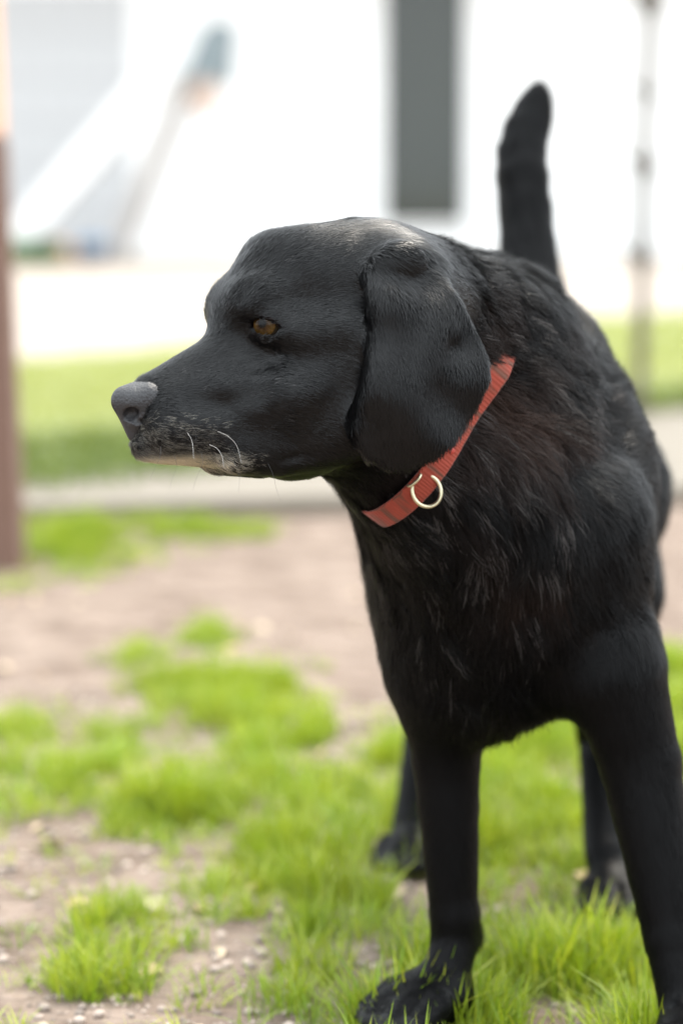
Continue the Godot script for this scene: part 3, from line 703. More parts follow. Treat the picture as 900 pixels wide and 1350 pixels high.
func grow_fur(dog: Node3D, r: Array) -> void:
	var pos: PackedVector3Array = r[0]
	var nor: PackedVector3Array = r[1]
	var flo: PackedVector3Array = r[2]
	var att: PackedVector3Array = r[3]
	var idx: PackedInt32Array = r[4]
	fur_tint.seed = 5
	fur_tint.frequency = 14.0
	fur_bend.seed = 9
	fur_bend.frequency = 34.0
	fur_bend.fractal_octaves = 2
	var eye := EYE_POINT - DOG_BASE
	var kinds := 5
	var short := []
	var long := []
	for k in kinds:
		short.append(fur_cluster(7, 0.22, 0.35, 0.33))
		long.append(fur_cluster(9, 0.15, 0.3, 0.5))
	var where := []
	var tints := []
	for k in kinds * 2 + 1:
		where.append([])
		tints.append([])
	for t in range(0, idx.size(), 3):
		var a := idx[t]
		var b := idx[t + 1]
		var c := idx[t + 2]
		var at: Vector3 = att[a]
		var tg := int(at.z)
		if tg == 5 or tg == 10 or at.x < 0.003:
			continue
		var pa := pos[a]
		var nn := nor[a]
		var to_eye := (eye - pa).normalized()
		if nn.dot(to_eye) < -0.5:
			continue
		var area := (pos[b] - pa).cross(pos[c] - pa).length() * 0.5
		var is_head := tg >= 4 or tg == 2
		var is_muzzle := tg == 6 or tg == 7
		var per := 0.9e6 if is_muzzle else 0.42e6 if tg >= 4 else 0.3e6 if tg == 2 else 0.13e6
		var want := area * per
		var n := int(want) + (1 if rng.randf() < want - int(want) else 0)
		for q in n:
			var u := rng.randf()
			var v := rng.randf()
			if u + v > 1.0:
				u = 1.0 - u
				v = 1.0 - v
			var p := pa + (pos[b] - pa) * u + (pos[c] - pa) * v
			var nm := (nor[a] * (1.0 - u - v) + nor[b] * u + nor[c] * v).normalized()
			var at2 := att[a] * (1.0 - u - v) + att[b] * u + att[c] * v
			var ln := at2.x
			var f := (flo[a].normalized() * (1.0 - u - v) + flo[b].normalized() * u + flo[c].normalized() * v)
			f = f.normalized()
			var wav := Vector3(fur_bend.get_noise_3d(p.x, p.y, p.z), fur_bend.get_noise_3d(p.x + 3.0, p.y, p.z), fur_bend.get_noise_3d(p.x, p.y + 3.0, p.z))
			f += wav * (0.35 if is_head else 0.25 + (ln * 12.0 if tg == 1 else 0.0)) + Vector3(rng.randfn(), rng.randfn(), rng.randfn()) * 0.10
			f = (f - nm * f.dot(nm))
			if f.length() < 0.05:
				continue
			f = f.normalized()
			var gap := (p - cut_at).dot(cut_normal)
			if tg != 8 and p.x > cut_at.x - 0.012 and p.y < cut_at.y + 0.058 and gap > -0.06 and gap < 0.014 and p.distance_to(cut_at) < 0.14:
				# the band presses the coat flat and parts it
				ln = minf(ln, maxf(0.005, (-gap - 0.011) * 0.9))
				at2.y = minf(at2.y, 0.12)
			var L := ln * rng.randf_range(0.8, 1.2)
			var lift := clampf(at2.y + wav.y * (0.06 if is_head else 0.2), 0.04, 0.8)
			var x := nm.cross(f) * -1.0
			var wide := 0.0019 if is_head else 0.0032
			if is_muzzle:
				wide = 0.0011
				L *= 0.8
			x *= wide
			var bs := Basis(x, f * L, nm * L * lift)
			var k := rng.randi() % kinds + (0 if tg >= 4 else kinds)
			var tint := coat_color(p, tg)
			if tint.r > 0.16:
				k = kinds * 2
			where[k].append(Transform3D(bs, p))
			tints[k].append(tint)
	var m := StandardMaterial3D.new()
	m.vertex_color_use_as_albedo = true
	m.roughness = 0.3
	m.metallic_specular = 0.34
	var dull: StandardMaterial3D = m.duplicate()
	dull.metallic_specular = 0.24
	dull.roughness = 0.38
	var sum := 0
	var pale: StandardMaterial3D = m.duplicate()
	pale.backlight_enabled = true
	pale.backlight = Color(0.9, 0.85, 0.75)
	for k in kinds * 2 + 1:
		var mm := MultiMesh.new()
		mm.transform_format = MultiMesh.TRANSFORM_3D
		mm.use_colors = true
		mm.mesh = short[0] if k == kinds * 2 else short[k] if k < kinds else long[k - kinds]
		mm.instance_count = where[k].size()
		sum += where[k].size()
		for i in where[k].size():
			mm.set_instance_transform(i, where[k][i])
			mm.set_instance_color(i, tints[k][i])
		var o := MultiMeshInstance3D.new()
		o.name = "fur"
		o.multimesh = mm
		o.material_override = pale if k == kinds * 2 else m if k < kinds else dull
		o.set_meta("kind", "stuff")
		dog.add_child(o, true)
	print("fur clusters ", sum)

func dome(c: Vector3, g: Vector3, r: float, a0: float, a1: float, inner: Color, outer: Color, streak := 0.0) -> Mesh:
	var u := g.cross(Vector3.UP).normalized()
	var v := g.cross(u)
	var st := SurfaceTool.new()
	st.begin(Mesh.PRIMITIVE_TRIANGLES)
	var rows := 10
	var cols := 40
	var jit := []
	for k in cols:
		jit.append(rng.randf_range(1.0 - streak, 1.0 + streak))
	for i in rows + 1:
		var a := lerpf(a0, a1, float(i) / rows)
		for k in cols:
			var d := g * cos(a) + (u * cos(TAU * k / cols) + v * sin(TAU * k / cols)) * sin(a)
			st.set_normal(d)
			var col := inner.lerp(outer, float(i) / rows) * float(jit[k])
			col.a = 1.0
			st.set_color(col)
			st.add_vertex(c + d * r)
	for i in rows:
		for k in cols:
			var m := (k + 1) % cols
			for q in [i * cols + k, (i + 1) * cols + m, (i + 1) * cols + k, i * cols + k, i * cols + m, (i + 1) * cols + m]:
				st.add_index(q)
	return st.commit()

func make_eye(dog: Node3D, c: Vector3, g: Vector3, ax: Vector3) -> void:
	var wet := paint(Color(1, 1, 1), 0.5, 0.1)
	wet.vertex_color_use_as_albedo = true
	var sclera := part("eye", dome(c, g, 0.0116, 0.0, PI, Color(0.03, 0.02, 0.015), Color(0.03, 0.02, 0.015)), wet, dog)
	part("iris", dome(c, g, 0.01175, 0.24, 0.80, Color(0.016, 0.009, 0.005), Color(0.072, 0.040, 0.011), 0.35), wet, sclera)
	part("pupil", dome(c, g, 0.0118, 0.0, 0.25, Color(0.004, 0.004, 0.004), Color(0.004, 0.004, 0.004)), wet, sclera)
	var glass := StandardMaterial3D.new()
	glass.transparency = BaseMaterial3D.TRANSPARENCY_ALPHA
	glass.albedo_color = Color(0, 0, 0, 0.02)
	glass.roughness = 0.02
	glass.metallic_specular = 0.28
	part("cornea", dome(c + g * 0.0012, g, 0.0113, 0.0, 1.0, Color.WHITE, Color.WHITE), glass, sclera)

func whisker(dog: Node3D, pts: Array, pale: bool) -> void:
	var cv := Curve3D.new()
	for i in pts.size():
		var a: Vector3 = pts[maxi(i - 1, 0)]
		var b: Vector3 = pts[mini(i + 1, pts.size() - 1)]
		cv.add_point(pts[i], (a - b) / 6.0, (b - a) / 6.0)
	var line := []
	var rad := []
	for i in 13:
		line.append(cv.sample_baked(cv.get_baked_length() * i / 12.0, true))
		rad.append(lerpf(0.00014, 0.00006, i / 12.0) * (1.0 if pale else 0.7))
	part("whisker", tube(line, rad, 5), paint(Color(0.5, 0.48, 0.45) if pale else Color(0.03, 0.028, 0.028), 0.4), dog)

func make_dog() -> void:
	var dog := thing("dog", DOG_BASE, "black dog with greying muzzle standing on the grass, head turned to the left, tail raised", "dog")
	clear_shapes()
	dog_shapes()
	var t0 := Time.get_ticks_msec()
	var head := net(Vector3(-0.34, 0.36, 0.18), Vector3(0.1, 0.72, 0.6), 0.002, -1.0)
	var rest := net(Vector3(-0.25, -0.03, -0.6), Vector3(0.3, 0.86, 0.5), 0.005, 1.0)
	print("head ", head[0].size(), " rest ", rest[0].size(), " ms ", Time.get_ticks_msec() - t0)
	var all := merged(head, rest)
	var skin := StandardMaterial3D.new()
	skin.vertex_color_use_as_albedo = true
	skin.roughness = 0.6
	skin.metallic_specular = 0.3
	var cols := PackedColorArray()
	for a in all[3]:
		cols.append(Color(0.008, 0.0075, 0.0075) if int(a.z) == 9 else Color(0.01, 0.009, 0.009))
	part("body", surface(all, cols), skin, dog)
	t0 = Time.get_ticks_msec()
	grow_fur(dog, all)
	print("fur ms ", Time.get_ticks_msec() - t0)
	make_collar()
	clear_shapes()
	nose_shapes()
	var nc := Vector3(-0.2666, 0.4866, 0.3948)
	var nose := net(nc - Vector3(0.05, 0.05, 0.05), nc + Vector3(0.05, 0.05, 0.05), 0.001)
	var nm := StandardMaterial3D.new()
	nm.albedo_color = Color(0.017, 0.0165, 0.0185).linear_to_srgb()
	nm.roughness = 0.6
	nm.metallic_specular = 0.5
	nm.uv1_triplanar = true
	nm.uv1_scale = Vector3.ONE * 22.0
	nm.heightmap_enabled = true
	nm.heightmap_texture = pebble_tex()
	nm.heightmap_scale = 0.05
	part("nose", surface(nose), nm, dog)
	make_eye(dog, Vector3(-0.1784, 0.5440, 0.3888), Vector3(-0.4418, 0.0951, 0.8921), Vector3(-0.8971, -0.0468, -0.4393))
	make_eye(dog, Vector3(-0.1997, 0.5377, 0.3305), Vector3(-0.9151, -0.0427, -0.4010), Vector3(-0.4032, 0.0970, 0.9099))
	whisker(dog, [Vector3(-0.2129, 0.4735, 0.4188), Vector3(-0.2063, 0.4706, 0.4201), Vector3(-0.2001, 0.4640, 0.4219), Vector3(-0.1970, 0.4529, 0.4253)], true)
	whisker(dog, [Vector3(-0.2186, 0.4647, 0.4197), Vector3(-0.2134, 0.4623, 0.4215), Vector3(-0.2098, 0.4568, 0.4241), Vector3(-0.2088, 0.4499, 0.4279)], true)
	whisker(dog, [Vector3(-0.2333, 0.4729, 0.4202), Vector3(-0.2303, 0.4680, 0.4230), Vector3(-0.2292, 0.4622, 0.4266), Vector3(-0.2287, 0.4563, 0.4305)], true)
	whisker(dog, [Vector3(-0.2349, 0.4792, 0.4201), Vector3(-0.2303, 0.4778, 0.4219), Vector3(-0.2272, 0.4729, 0.4247), Vector3(-0.2276, 0.4671, 0.4289)], false)
	whisker(dog, [Vector3(-0.2079, 0.4559, 0.4145), Vector3(-0.2017, 0.4519, 0.4160), Vector3(-0.1986, 0.4428, 0.4193), Vector3(-0.1991, 0.4328, 0.4239)], false)
	whisker(dog, [Vector3(-0.2242, 0.4593, 0.4182), Vector3(-0.2232, 0.4524, 0.4219), Vector3(-0.2272, 0.4426, 0.4279), Vector3(-0.2292, 0.4347, 0.4330)], false)
	whisker(dog, [Vector3(-0.2511, 0.4636, 0.4215), Vector3(-0.2515, 0.4568, 0.4258), Vector3(-0.2555, 0.4480, 0.4317), Vector3(-0.2575, 0.4423, 0.4365)], false)
	whisker(dog, [Vector3(-0.2425, 0.4584, 0.4209), Vector3(-0.2404, 0.4510, 0.4243), Vector3(-0.2434, 0.4417, 0.4299), Vector3(-0.2444, 0.4359, 0.4343)], false)
	whisker(dog, [Vector3(-0.1796, 0.4514, 0.4108), Vector3(-0.1759, 0.4434, 0.4137), Vector3(-0.1738, 0.4348, 0.4173), Vector3(-0.1707, 0.4262, 0.4205)], false)

func pebble_tex() -> NoiseTexture2D:
	var n := FastNoiseLite.new()
	n.noise_type = FastNoiseLite.TYPE_CELLULAR
	n.frequency = 0.05
	n.fractal_type = FastNoiseLite.FRACTAL_NONE
	n.cellular_return_type = FastNoiseLite.RETURN_DISTANCE
	var t := NoiseTexture2D.new()
	t.width = 512
	t.height = 512
	t.seamless = true
	t.noise = n
	t.invert = true
	return t

func make_collar() -> void:
	var c := cut_at
	var ax := cut_normal
	var u := ax.cross(Vector3.UP).normalized()
	var v := ax.cross(u)
	var all := PackedInt32Array(range(s_t.size()))
	var steps := 96
	var rad := PackedFloat32Array()
	for i in steps:
		var d := u * cos(TAU * i / steps) + v * sin(TAU * i / steps)
		var r := 0.03
		for k in 40:
			var e := 1e9
			for w in [-0.008, 0.0, 0.008]:
				e = minf(e, field(c + d * r + ax * w, all))
			r += 0.0062 - e
			if absf(e - 0.0062) < 0.0003:
				break
		r -= 0.012 * smoothstep(0.050, 0.066, d.y * r)
		r -= 0.016 * smoothstep(0.010, 0.026, -d.x * r)
		rad.append(clampf(r, 0.04, 0.18))
	for pass_ in 4:
		var nr := rad.duplicate()
		for i in steps:
			nr[i] = maxf((rad[(i + steps - 1) % steps] + rad[i] * 2.0 + rad[(i + 1) % steps]) / 4.0, rad[i] - 0.0004)
		rad = nr
	var collar := thing("dog_collar", DOG_BASE + c, "worn red fabric collar with a brass ring around the neck of the black dog", "dog collar")
	# section across the band: a flat loop with rounded edges
	var half := 0.0092
	var thick := 0.0017
	var sec := []
	for k in 7:
		var a := -PI / 2 + PI * k / 6.0
		sec.append(Vector2(half - thick + cos(a) * thick, sin(a) * thick))
	for k in 7:
		var a := PI / 2 + PI * k / 6.0
		sec.append(Vector2(-half + thick + cos(a) * thick, sin(a) * thick))
	var st := SurfaceTool.new()
	st.begin(Mesh.PRIMITIVE_TRIANGLES)
	var grow := []
	for i in steps:
		grow.append((rad[(i + 1) % steps] - rad[(i + steps - 1) % steps]) / 2.0)
	for i in steps + 1:
		var j := i % steps
		var d := u * cos(TAU * i / steps) + v * sin(TAU * i / steps)
		for k in sec.size() + 1:
			var s: Vector2 = sec[k % sec.size()]
			st.set_uv(Vector2(float(i) / steps, float(k) / sec.size()))
			st.add_vertex(d * (rad[j] + s.y) + ax * s.x)
	var n := sec.size() + 1
	for i in steps:
		for k in n - 1:
			for q in [i * n + k, (i + 1) * n + k, (i + 1) * n + k + 1, i * n + k, (i + 1) * n + k + 1, i * n + k + 1]:
				st.add_index(q)
	st.generate_normals()
	var m := StandardMaterial3D.new()
	m.albedo_texture = collar_tex()
	m.roughness = 0.85
	m.rim_enabled = true
	m.rim = 0.3
	m.heightmap_enabled = true
	m.heightmap_texture = weave_tex()
	m.heightmap_scale = 0.03
	var mesh := st.commit()
	part("band", mesh, m, collar)
	var brass := StandardMaterial3D.new()
	brass.albedo_color = Color(0.62, 0.58, 0.40).linear_to_srgb()
	brass.metallic = 0.9
	brass.roughness = 0.32
	# the ring hangs from a small loop under the band
	var best := 0
	var rc := Vector3(-0.0764, 0.4225, 0.3452) - c
	var bestd := 1e9
	for i in steps:
		var p := (u * cos(TAU * i / steps) + v * sin(TAU * i / steps)) * rad[i]
		if p.distance_to(rc) < bestd:
			bestd = p.distance_to(rc)
			best = i
	var dr := u * cos(TAU * best / steps) + v * sin(TAU * best / steps)
	var tn := ax.cross(dr)
	var ring_c := dr * (rad[best] + 0.0030) + ax * 0.004
	var e1 := (ax * 0.93 + dr * 0.36).normalized()
	var e2 := (tn + dr * 0.30).normalized()
	var pts := []
	var rr := []
	for i in 41:
		var a := TAU * i / 40.0
		pts.append(ring_c + e1 * cos(a) * 0.0112 + e2 * sin(a) * 0.0105)
		rr.append(0.0014)
	part("ring", tube(pts, rr, 10), brass, collar)
	var lp := []
	var lr := []
	for i in 13:
		var a := PI * i / 12.0
		lp.append(dr * (rad[best] + 0.001 + sin(a) * 0.004) + ax * (-0.0085 + 0.0001 * i) + tn * cos(a) * 0.006)
		lr.append(0.0011)
	part("ring_loop", tube(lp, lr, 8), brass, collar)
	var rv := SphereMesh.new()
	rv.radius = 0.0027
	rv.height = 0.003
	rv.radial_segments = 16
	rv.rings = 8
	var ri := (best + 8) % steps
	var b1 := Vector3(-0.0439, 0.4580, 0.3364) - c
	bestd = 1e9
	for i in steps:
		var p := (u * cos(TAU * i / steps) + v * sin(TAU * i / steps)) * rad[i]
		if p.distance_to(b1) < bestd:
			bestd = p.distance_to(b1)
			ri = i
	var rd := u * cos(TAU * ri / steps) + v * sin(TAU * ri / steps)
	var o := part("rivet", rv, paint(Color(0.42, 0.05, 0.035), 0.5), collar, rd * (rad[ri] + 0.0018) + ax * 0.002)
	o.basis = Basis(Quaternion(Vector3.UP, rd))

func collar_tex() -> ImageTexture:
	var n := FastNoiseLite.new()
	n.seed = 21
	n.frequency = 0.012
	n.fractal_octaves = 4
	var f := FastNoiseLite.new()
	f.seed = 4
	f.frequency = 0.2
	var im := Image.create(2048, 64, false, Image.FORMAT_RGB8)
	for x in 2048:
		for y in 64:
			var a := clampf(n.get_noise_2d(x * 1.7, y * 3.0) * 3.0 - 0.05, 0.0, 1.0)
			var b := f.get_noise_2d(x, y)
			var c := Color(0.26, 0.036, 0.017).lerp(Color(0.085, 0.036, 0.02), a * 0.85) * (1.0 + b * 0.2)
			c.a = 1.0
			im.set_pixel(x, y, c.linear_to_srgb())
	return ImageTexture.create_from_image(im)

func weave_tex() -> ImageTexture:
	var n := FastNoiseLite.new()
	n.frequency = 0.02
	var im := Image.create(2048, 64, false, Image.FORMAT_RGB8)
	for x in 2048:
		for y in 64:
			var h := 0.5 + 0.5 * sin(TAU * (x / 2048.0 * 240.0 + n.get_noise_2d(x, y) * 0.7))
			h *= 0.85 + 0.15 * sin(TAU * y / 8.0)
			im.set_pixel(x, y, Color(h, h, h))
	return ImageTexture.create_from_image(im)

# ---------------------------------------------------------------- ground and plants
const PATCHES := [[0.166, -2.288, 0.163, 0.257, 1.00], [0.151, -2.974, 0.149, 0.391, 1.00], [0.000, -2.663, 0.091, 0.347, 1.00], [-0.040, -2.974, 0.078, 0.154, 0.90], [-0.159, -2.974, 0.125, 0.174, 1.00], [-0.289, -3.179, 0.092, 0.243, 0.80], [-0.310, -2.974, 0.078, 0.154, 0.55], [-0.071, -3.316, 0.057, 0.288, 0.95], [-0.174, -3.629, 0.105, 0.188, 0.95], [-0.268, -3.950, 0.036, 0.121, 0.70], [-0.198, -4.147, 0.035, 0.111, 0.85], [-0.184, -2.365, 0.047, 0.104, 1.00], [-0.042, -2.243, 0.053, 0.089, 0.45], [-0.116, -2.335, 0.025, 0.096, 0.30], [0.355, -3.415, 0.081, 0.462, 1.00], [0.432, -3.686, 0.068, 0.235, 1.00], [0.220, -3.293, 0.113, 0.260, 0.90], [0.081, -2.410, 0.038, 0.154, 0.60], [-0.506, -5.455, 0.108, 0.538, 1.00], [-0.629, -5.519, 0.058, 0.524, 0.80], [-0.259, -5.585, 0.132, 0.213, 0.90], [-0.386, -5.022, 0.059, 0.129, 0.60], [-0.010, -3.871, 0.025, 0.162, 0.45], [-0.392, -3.415, 0.045, 0.152, 0.60], [0.030, -2.221, 0.035, 0.065, 0.45], [0.106, -2.189, 0.058, 0.085, 1.00], [0.046, -2.153, 0.045, 0.033, 1.00], [0.065, -2.199, 0.035, 0.043, 0.80], [-0.460, -5.792, 0.198, 0.431, 0.80], [0.055, -2.265, 0.030, 0.032, 0.50], [0.261, -2.669, 0.032, 0.056, 1.00]]
const GAPS := [[0.212, -2.422, 0.048, 0.067, 0.75], [-0.193, -3.293, 0.039, 0.103, 0.50], [0.018, -3.415, 0.036, 0.254, 0.90], [-0.279, -2.663, 0.084, 0.140, 0.60], [-0.080, -2.489, 0.039, 0.109, 0.50], [0.164, -2.544, 0.040, 0.057, 0.40]]
var lay := FastNoiseLite.new()

func grassiness(x: float, z: float) -> float:
	var g := 0.0
	var rag := lay.get_noise_2d(x * 5.0 + 9.0, z * 4.0) * 0.75
	for p in PATCHES:
		var d: float = Vector2((x - p[0]) / p[2], (z - p[1]) / p[3]).length() + rag
		g = maxf(g, clampf((1.45 - d) / 0.85, 0.0, 1.0) * p[4])
	for p in GAPS:
		var d: float = Vector2((x - p[0]) / p[2], (z - p[1]) / p[3]).length()
		g *= 1.0 - clampf((1.2 - d) / 0.5, 0.0, 1.0) * float(p[4])
	return g

func ground_height(x: float, z: float) -> float:
	if z < -5.5 or z > 0.0:
		return 0.0
	return (lay.get_noise_2d(x * 2.0, z * 2.0) * 0.012 + lay.get_noise_2d(x * 9.0, z * 9.0) * 0.004) * clampf((z + 5.5) / 0.6, 0.0, 1.0) - 0.004

func make_ground() -> void:
	lay.seed = 3
	lay.frequency = 1.0
	lay.fractal_octaves = 3
	var xs := []
	var zs := []
	for v in [-400, -150, -60, -25, -12, -6, -3, -2]:
		xs.append(float(v))
	for i in 121:
		xs.append(-1.5 + i * 0.025)
	for v in [2, 3, 6, 12, 25, 60, 150, 400]:
		xs.append(float(v))
	for v in [300, 100, 30, 8, 2, 0, -1.0, -1.5]:
		zs.append(float(v))
	for i in 141:
		zs.append(-1.8 - i * 0.028)
	for v in [-6.5, -7.5, -9, -12, -16, -24, -34, -60, -150, -400]:
		zs.append(float(v))
	var st := SurfaceTool.new()
	st.begin(Mesh.PRIMITIVE_TRIANGLES)
	for z in zs:
		for x in xs:
			st.add_vertex(Vector3(x, ground_height(x, z), z))
	var n := xs.size()
	for j in zs.size() - 1:
		for i in n - 1:
			for q in [j * n + i, (j + 1) * n + i, (j + 1) * n + i + 1, j * n + i, (j + 1) * n + i + 1, j * n + i + 1]:
				st.add_index(q)
	st.generate_normals()
	var m := StandardMaterial3D.new()
	m.albedo_texture = noise_tex(11, 0.012, Color(0.13, 0.096, 0.076), Color(0.285, 0.228, 0.19), Color(0.20, 0.155, 0.127), 5, 1024)
	m.uv1_triplanar = true
	m.uv1_world_triplanar = true
	m.uv1_scale = Vector3.ONE * 0.55
	m.roughness = 0.95
	m.metallic_specular = 0.2
	m.detail_enabled = true
	m.detail_blend_mode = BaseMaterial3D.BLEND_MODE_MUL
	m.detail_albedo = noise_tex(31, 0.06, Color(0.62, 0.6, 0.58), Color(1, 1, 1), Color(0.9, 0.89, 0.88), 4, 512)
	m.heightmap_enabled = true
	m.heightmap_texture = noise_tex(8, 0.03, Color.BLACK, Color.WHITE, Color(-1, 0, 0), 5, 1024)
	m.heightmap_scale = 2.0
	part("ground", st.commit(), m, self).set_meta("kind", "structure")

func slab(called: String, pts: Array, top: float, m: Material) -> MeshInstance3D:
	# pts: corners in x, z going round; a sheet with side faces down to the ground
	var st := SurfaceTool.new()
	st.begin(Mesh.PRIMITIVE_TRIANGLES)
	var mid := Vector3.ZERO
	for p in pts:
		mid += Vector3(p.x, top, p.y) / pts.size()
	for i in pts.size():
		var a := Vector3(pts[i].x, top, pts[i].y)
		var b := Vector3(pts[(i + 1) % pts.size()].x, top, pts[(i + 1) % pts.size()].y)
		tri(st, mid, a, b, Vector3.UP)
		var out := (b - a).cross(Vector3.UP).normalized()
		if out.dot((a + b) / 2.0 - mid) < 0.0:
			out = -out
		var dn := Vector3(0, -top - 0.03, 0)
		quad(st, a, b, b + dn, a + dn, out)
	var o := part(called, st.commit(), m, self)
	o.set_meta("kind", "structure")
	return o

func blade_cluster(blades: int, spread: float, wide: float, droop: float) -> ArrayMesh:
	var v := PackedVector3Array()
	var n := PackedVector3Array()
	var c := PackedColorArray()
	var ix := PackedInt32Array()
	for s in blades:
		var r := spread * sqrt(rng.randf())
		var a := rng.randf() * TAU
		var root := Vector3(cos(a) * r, -0.06, sin(a) * r)
		var ln := rng.randf_range(0.45, 1.1)
		var dir := Vector3(cos(a + rng.randfn() * 0.8), 0, sin(a + rng.randfn() * 0.8))
		var side := Vector3(-dir.z, 0, dir.x).rotated(Vector3.UP, rng.randf_range(-0.7, 0.7))
		var lean := rng.randf_range(0.05, 0.35)
		var bend := rng.randf_range(0.0, droop)
		var tone := rng.randf_range(0.75, 1.25)
		var dry := rng.randf() < 0.13
		var b := v.size()
		var last := root
		for k in 5:
			var t := k / 4.0
			var mid := root + dir * ln * (lean * t + bend * t * t) + Vector3(0, ln * (t - 0.35 * bend * t * t * t), 0)
			var w := wide * (0.75 + 0.5 * t - 1.22 * t * t * t) * 0.5
			var tang := (mid - last).normalized() if k else Vector3.UP
			var nn := side.cross(tang).normalized()
			v.append(mid - side * w)
			v.append(mid + side * w)
			n.append((nn - side * 0.4).normalized())
			n.append((nn + side * 0.4).normalized())
			var col := Color(tone * (0.85 + 0.25 * t), tone, tone * (1.1 - 0.3 * t))
			if dry:
				col = Color(2.2, 1.3, 4.0)
			c.append(col)
			c.append(col)
			last = mid
		for k in 4:
			var q := b + k * 2
			ix.append_array([q, q + 2, q + 1, q + 1, q + 2, q + 3])
	var arr := []
	arr.resize(Mesh.ARRAY_MAX)
	arr[Mesh.ARRAY_VERTEX] = v
	arr[Mesh.ARRAY_NORMAL] = n
	arr[Mesh.ARRAY_COLOR] = c
	arr[Mesh.ARRAY_INDEX] = ix
	var m := ArrayMesh.new()
	m.add_surface_from_arrays(Mesh.PRIMITIVE_TRIANGLES, arr)
	return m

func scatter(called: String, mesh: Mesh, m: Material, places: Array, colors: Array, parent: Node) -> MultiMeshInstance3D:
	var mm := MultiMesh.new()
	mm.transform_format = MultiMesh.TRANSFORM_3D
	mm.use_colors = true
	mm.mesh = mesh
	mm.instance_count = places.size()
	for i in places.size():
		mm.set_instance_transform(i, places[i])
		mm.set_instance_color(i, colors[i])
	var o := MultiMeshInstance3D.new()
	o.multimesh = mm
	o.material_override = m
	o.name = called if parent != self else numbered(called)
	o.set_meta("kind", "stuff")
	parent.add_child(o, true)
	return o

func grass_color() -> Color:
	var c := Color(0.24, 0.36, 0.016).lerp(Color(0.48, 0.51, 0.06), rng.randf())
	return c.lerp(Color(0.09, 0.18, 0.012), rng.randf() * 0.55)

func make_grass() -> void:
	var m := StandardMaterial3D.new()
	m.vertex_color_use_as_albedo = true
	m.roughness = 0.5
	m.backlight_enabled = true
	m.backlight = Color(0.78, 0.8, 0.45)
	var near := thing("grass", Vector3.ZERO, "patchy bright green grass growing in tufts around the dog's paws", "grass")
	near.set_meta("kind", "stuff")
	var kinds := 6
	var places := []
	var cols := []
	var meshes := []
	for k in kinds:
		places.append([])
		cols.append([])
		meshes.append(blade_cluster(12, 0.22, 0.030, 0.5))
	var clump := FastNoiseLite.new()
	clump.seed = 77
	clump.frequency = 7.0
	clump.fractal_octaves = 2
	for q in 60000:
		var z := -rng.randf_range(1.75, 5.6)
		var x := rng.randf_range(-1, 1) * (0.10 + 0.135 * -z)
		var g := grassiness(x, z)
		var cn := clump.get_noise_2d(x, z)
		if rng.randf() > maxf(pow(g, 1.5) * (0.42 + cn * 1.2), 0.02 if z > -3.6 else 0.0) * clampf(0.25 + 0.17 * -z, 0.0, 1.0) * 1.1:
			continue
		var h := (0.018 + 0.036 * g * clampf(0.6 + cn, 0.2, 1.2)) * rng.randf_range(0.7, 1.25)
		if z > -2.6 and x > -0.05:
			h *= 1.12
		var w := maxf(h, 0.05)
		var k := rng.randi() % kinds
		places[k].append(Transform3D(Basis(Vector3.UP, rng.randf() * TAU).scaled(Vector3(w, h, w)), Vector3(x, ground_height(x, z), z)))
		cols[k].append(grass_color())
	var total := 0
	for k in kinds:
		total += places[k].size()
		scatter("blades", meshes[k], m, places[k], cols[k], near)
	print("near grass ", total)
	var far := thing("lawn_grass", Vector3.ZERO, "even strip of yellow-green lawn behind the paved path", "grass")
	far.set_meta("kind", "stuff")
	var fp := []
	var fc := []
	for q in 16000:
		var z := -rng.randf_range(6.0, 14.8)
		var front := 0.0
		var x := rng.randf_range(-1, 1) * (0.2 + 0.15 * -z)
		front = -6.46 - (x + 0.78) / 1.88 * 2.02
		var rear := -9.9 - clampf((x + 1.5) / 3.1, 0.0, 1.0) * 5.0
		if z > front + 0.75 * pow(rng.randf(), 2.0) * clampf(0.5 - x, 0.0, 1.0) or z < rear + pow(rng.randf(), 2.0) * 1.6:
			continue
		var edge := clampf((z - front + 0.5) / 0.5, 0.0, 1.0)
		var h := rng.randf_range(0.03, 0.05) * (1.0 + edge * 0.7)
		fp.append(Transform3D(Basis(Vector3.UP, rng.randf() * TAU).scaled(Vector3(0.12, h, 0.12)), Vector3(x, 0.055 if z < front else 0.033, z)))
		var c := grass_color().lerp(Color(0.30, 0.31, 0.13), 0.7)
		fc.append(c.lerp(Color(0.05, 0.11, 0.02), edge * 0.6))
	scatter("blades", blade_cluster(16, 0.6, 0.06, 0.5), m, fp, fc, far)

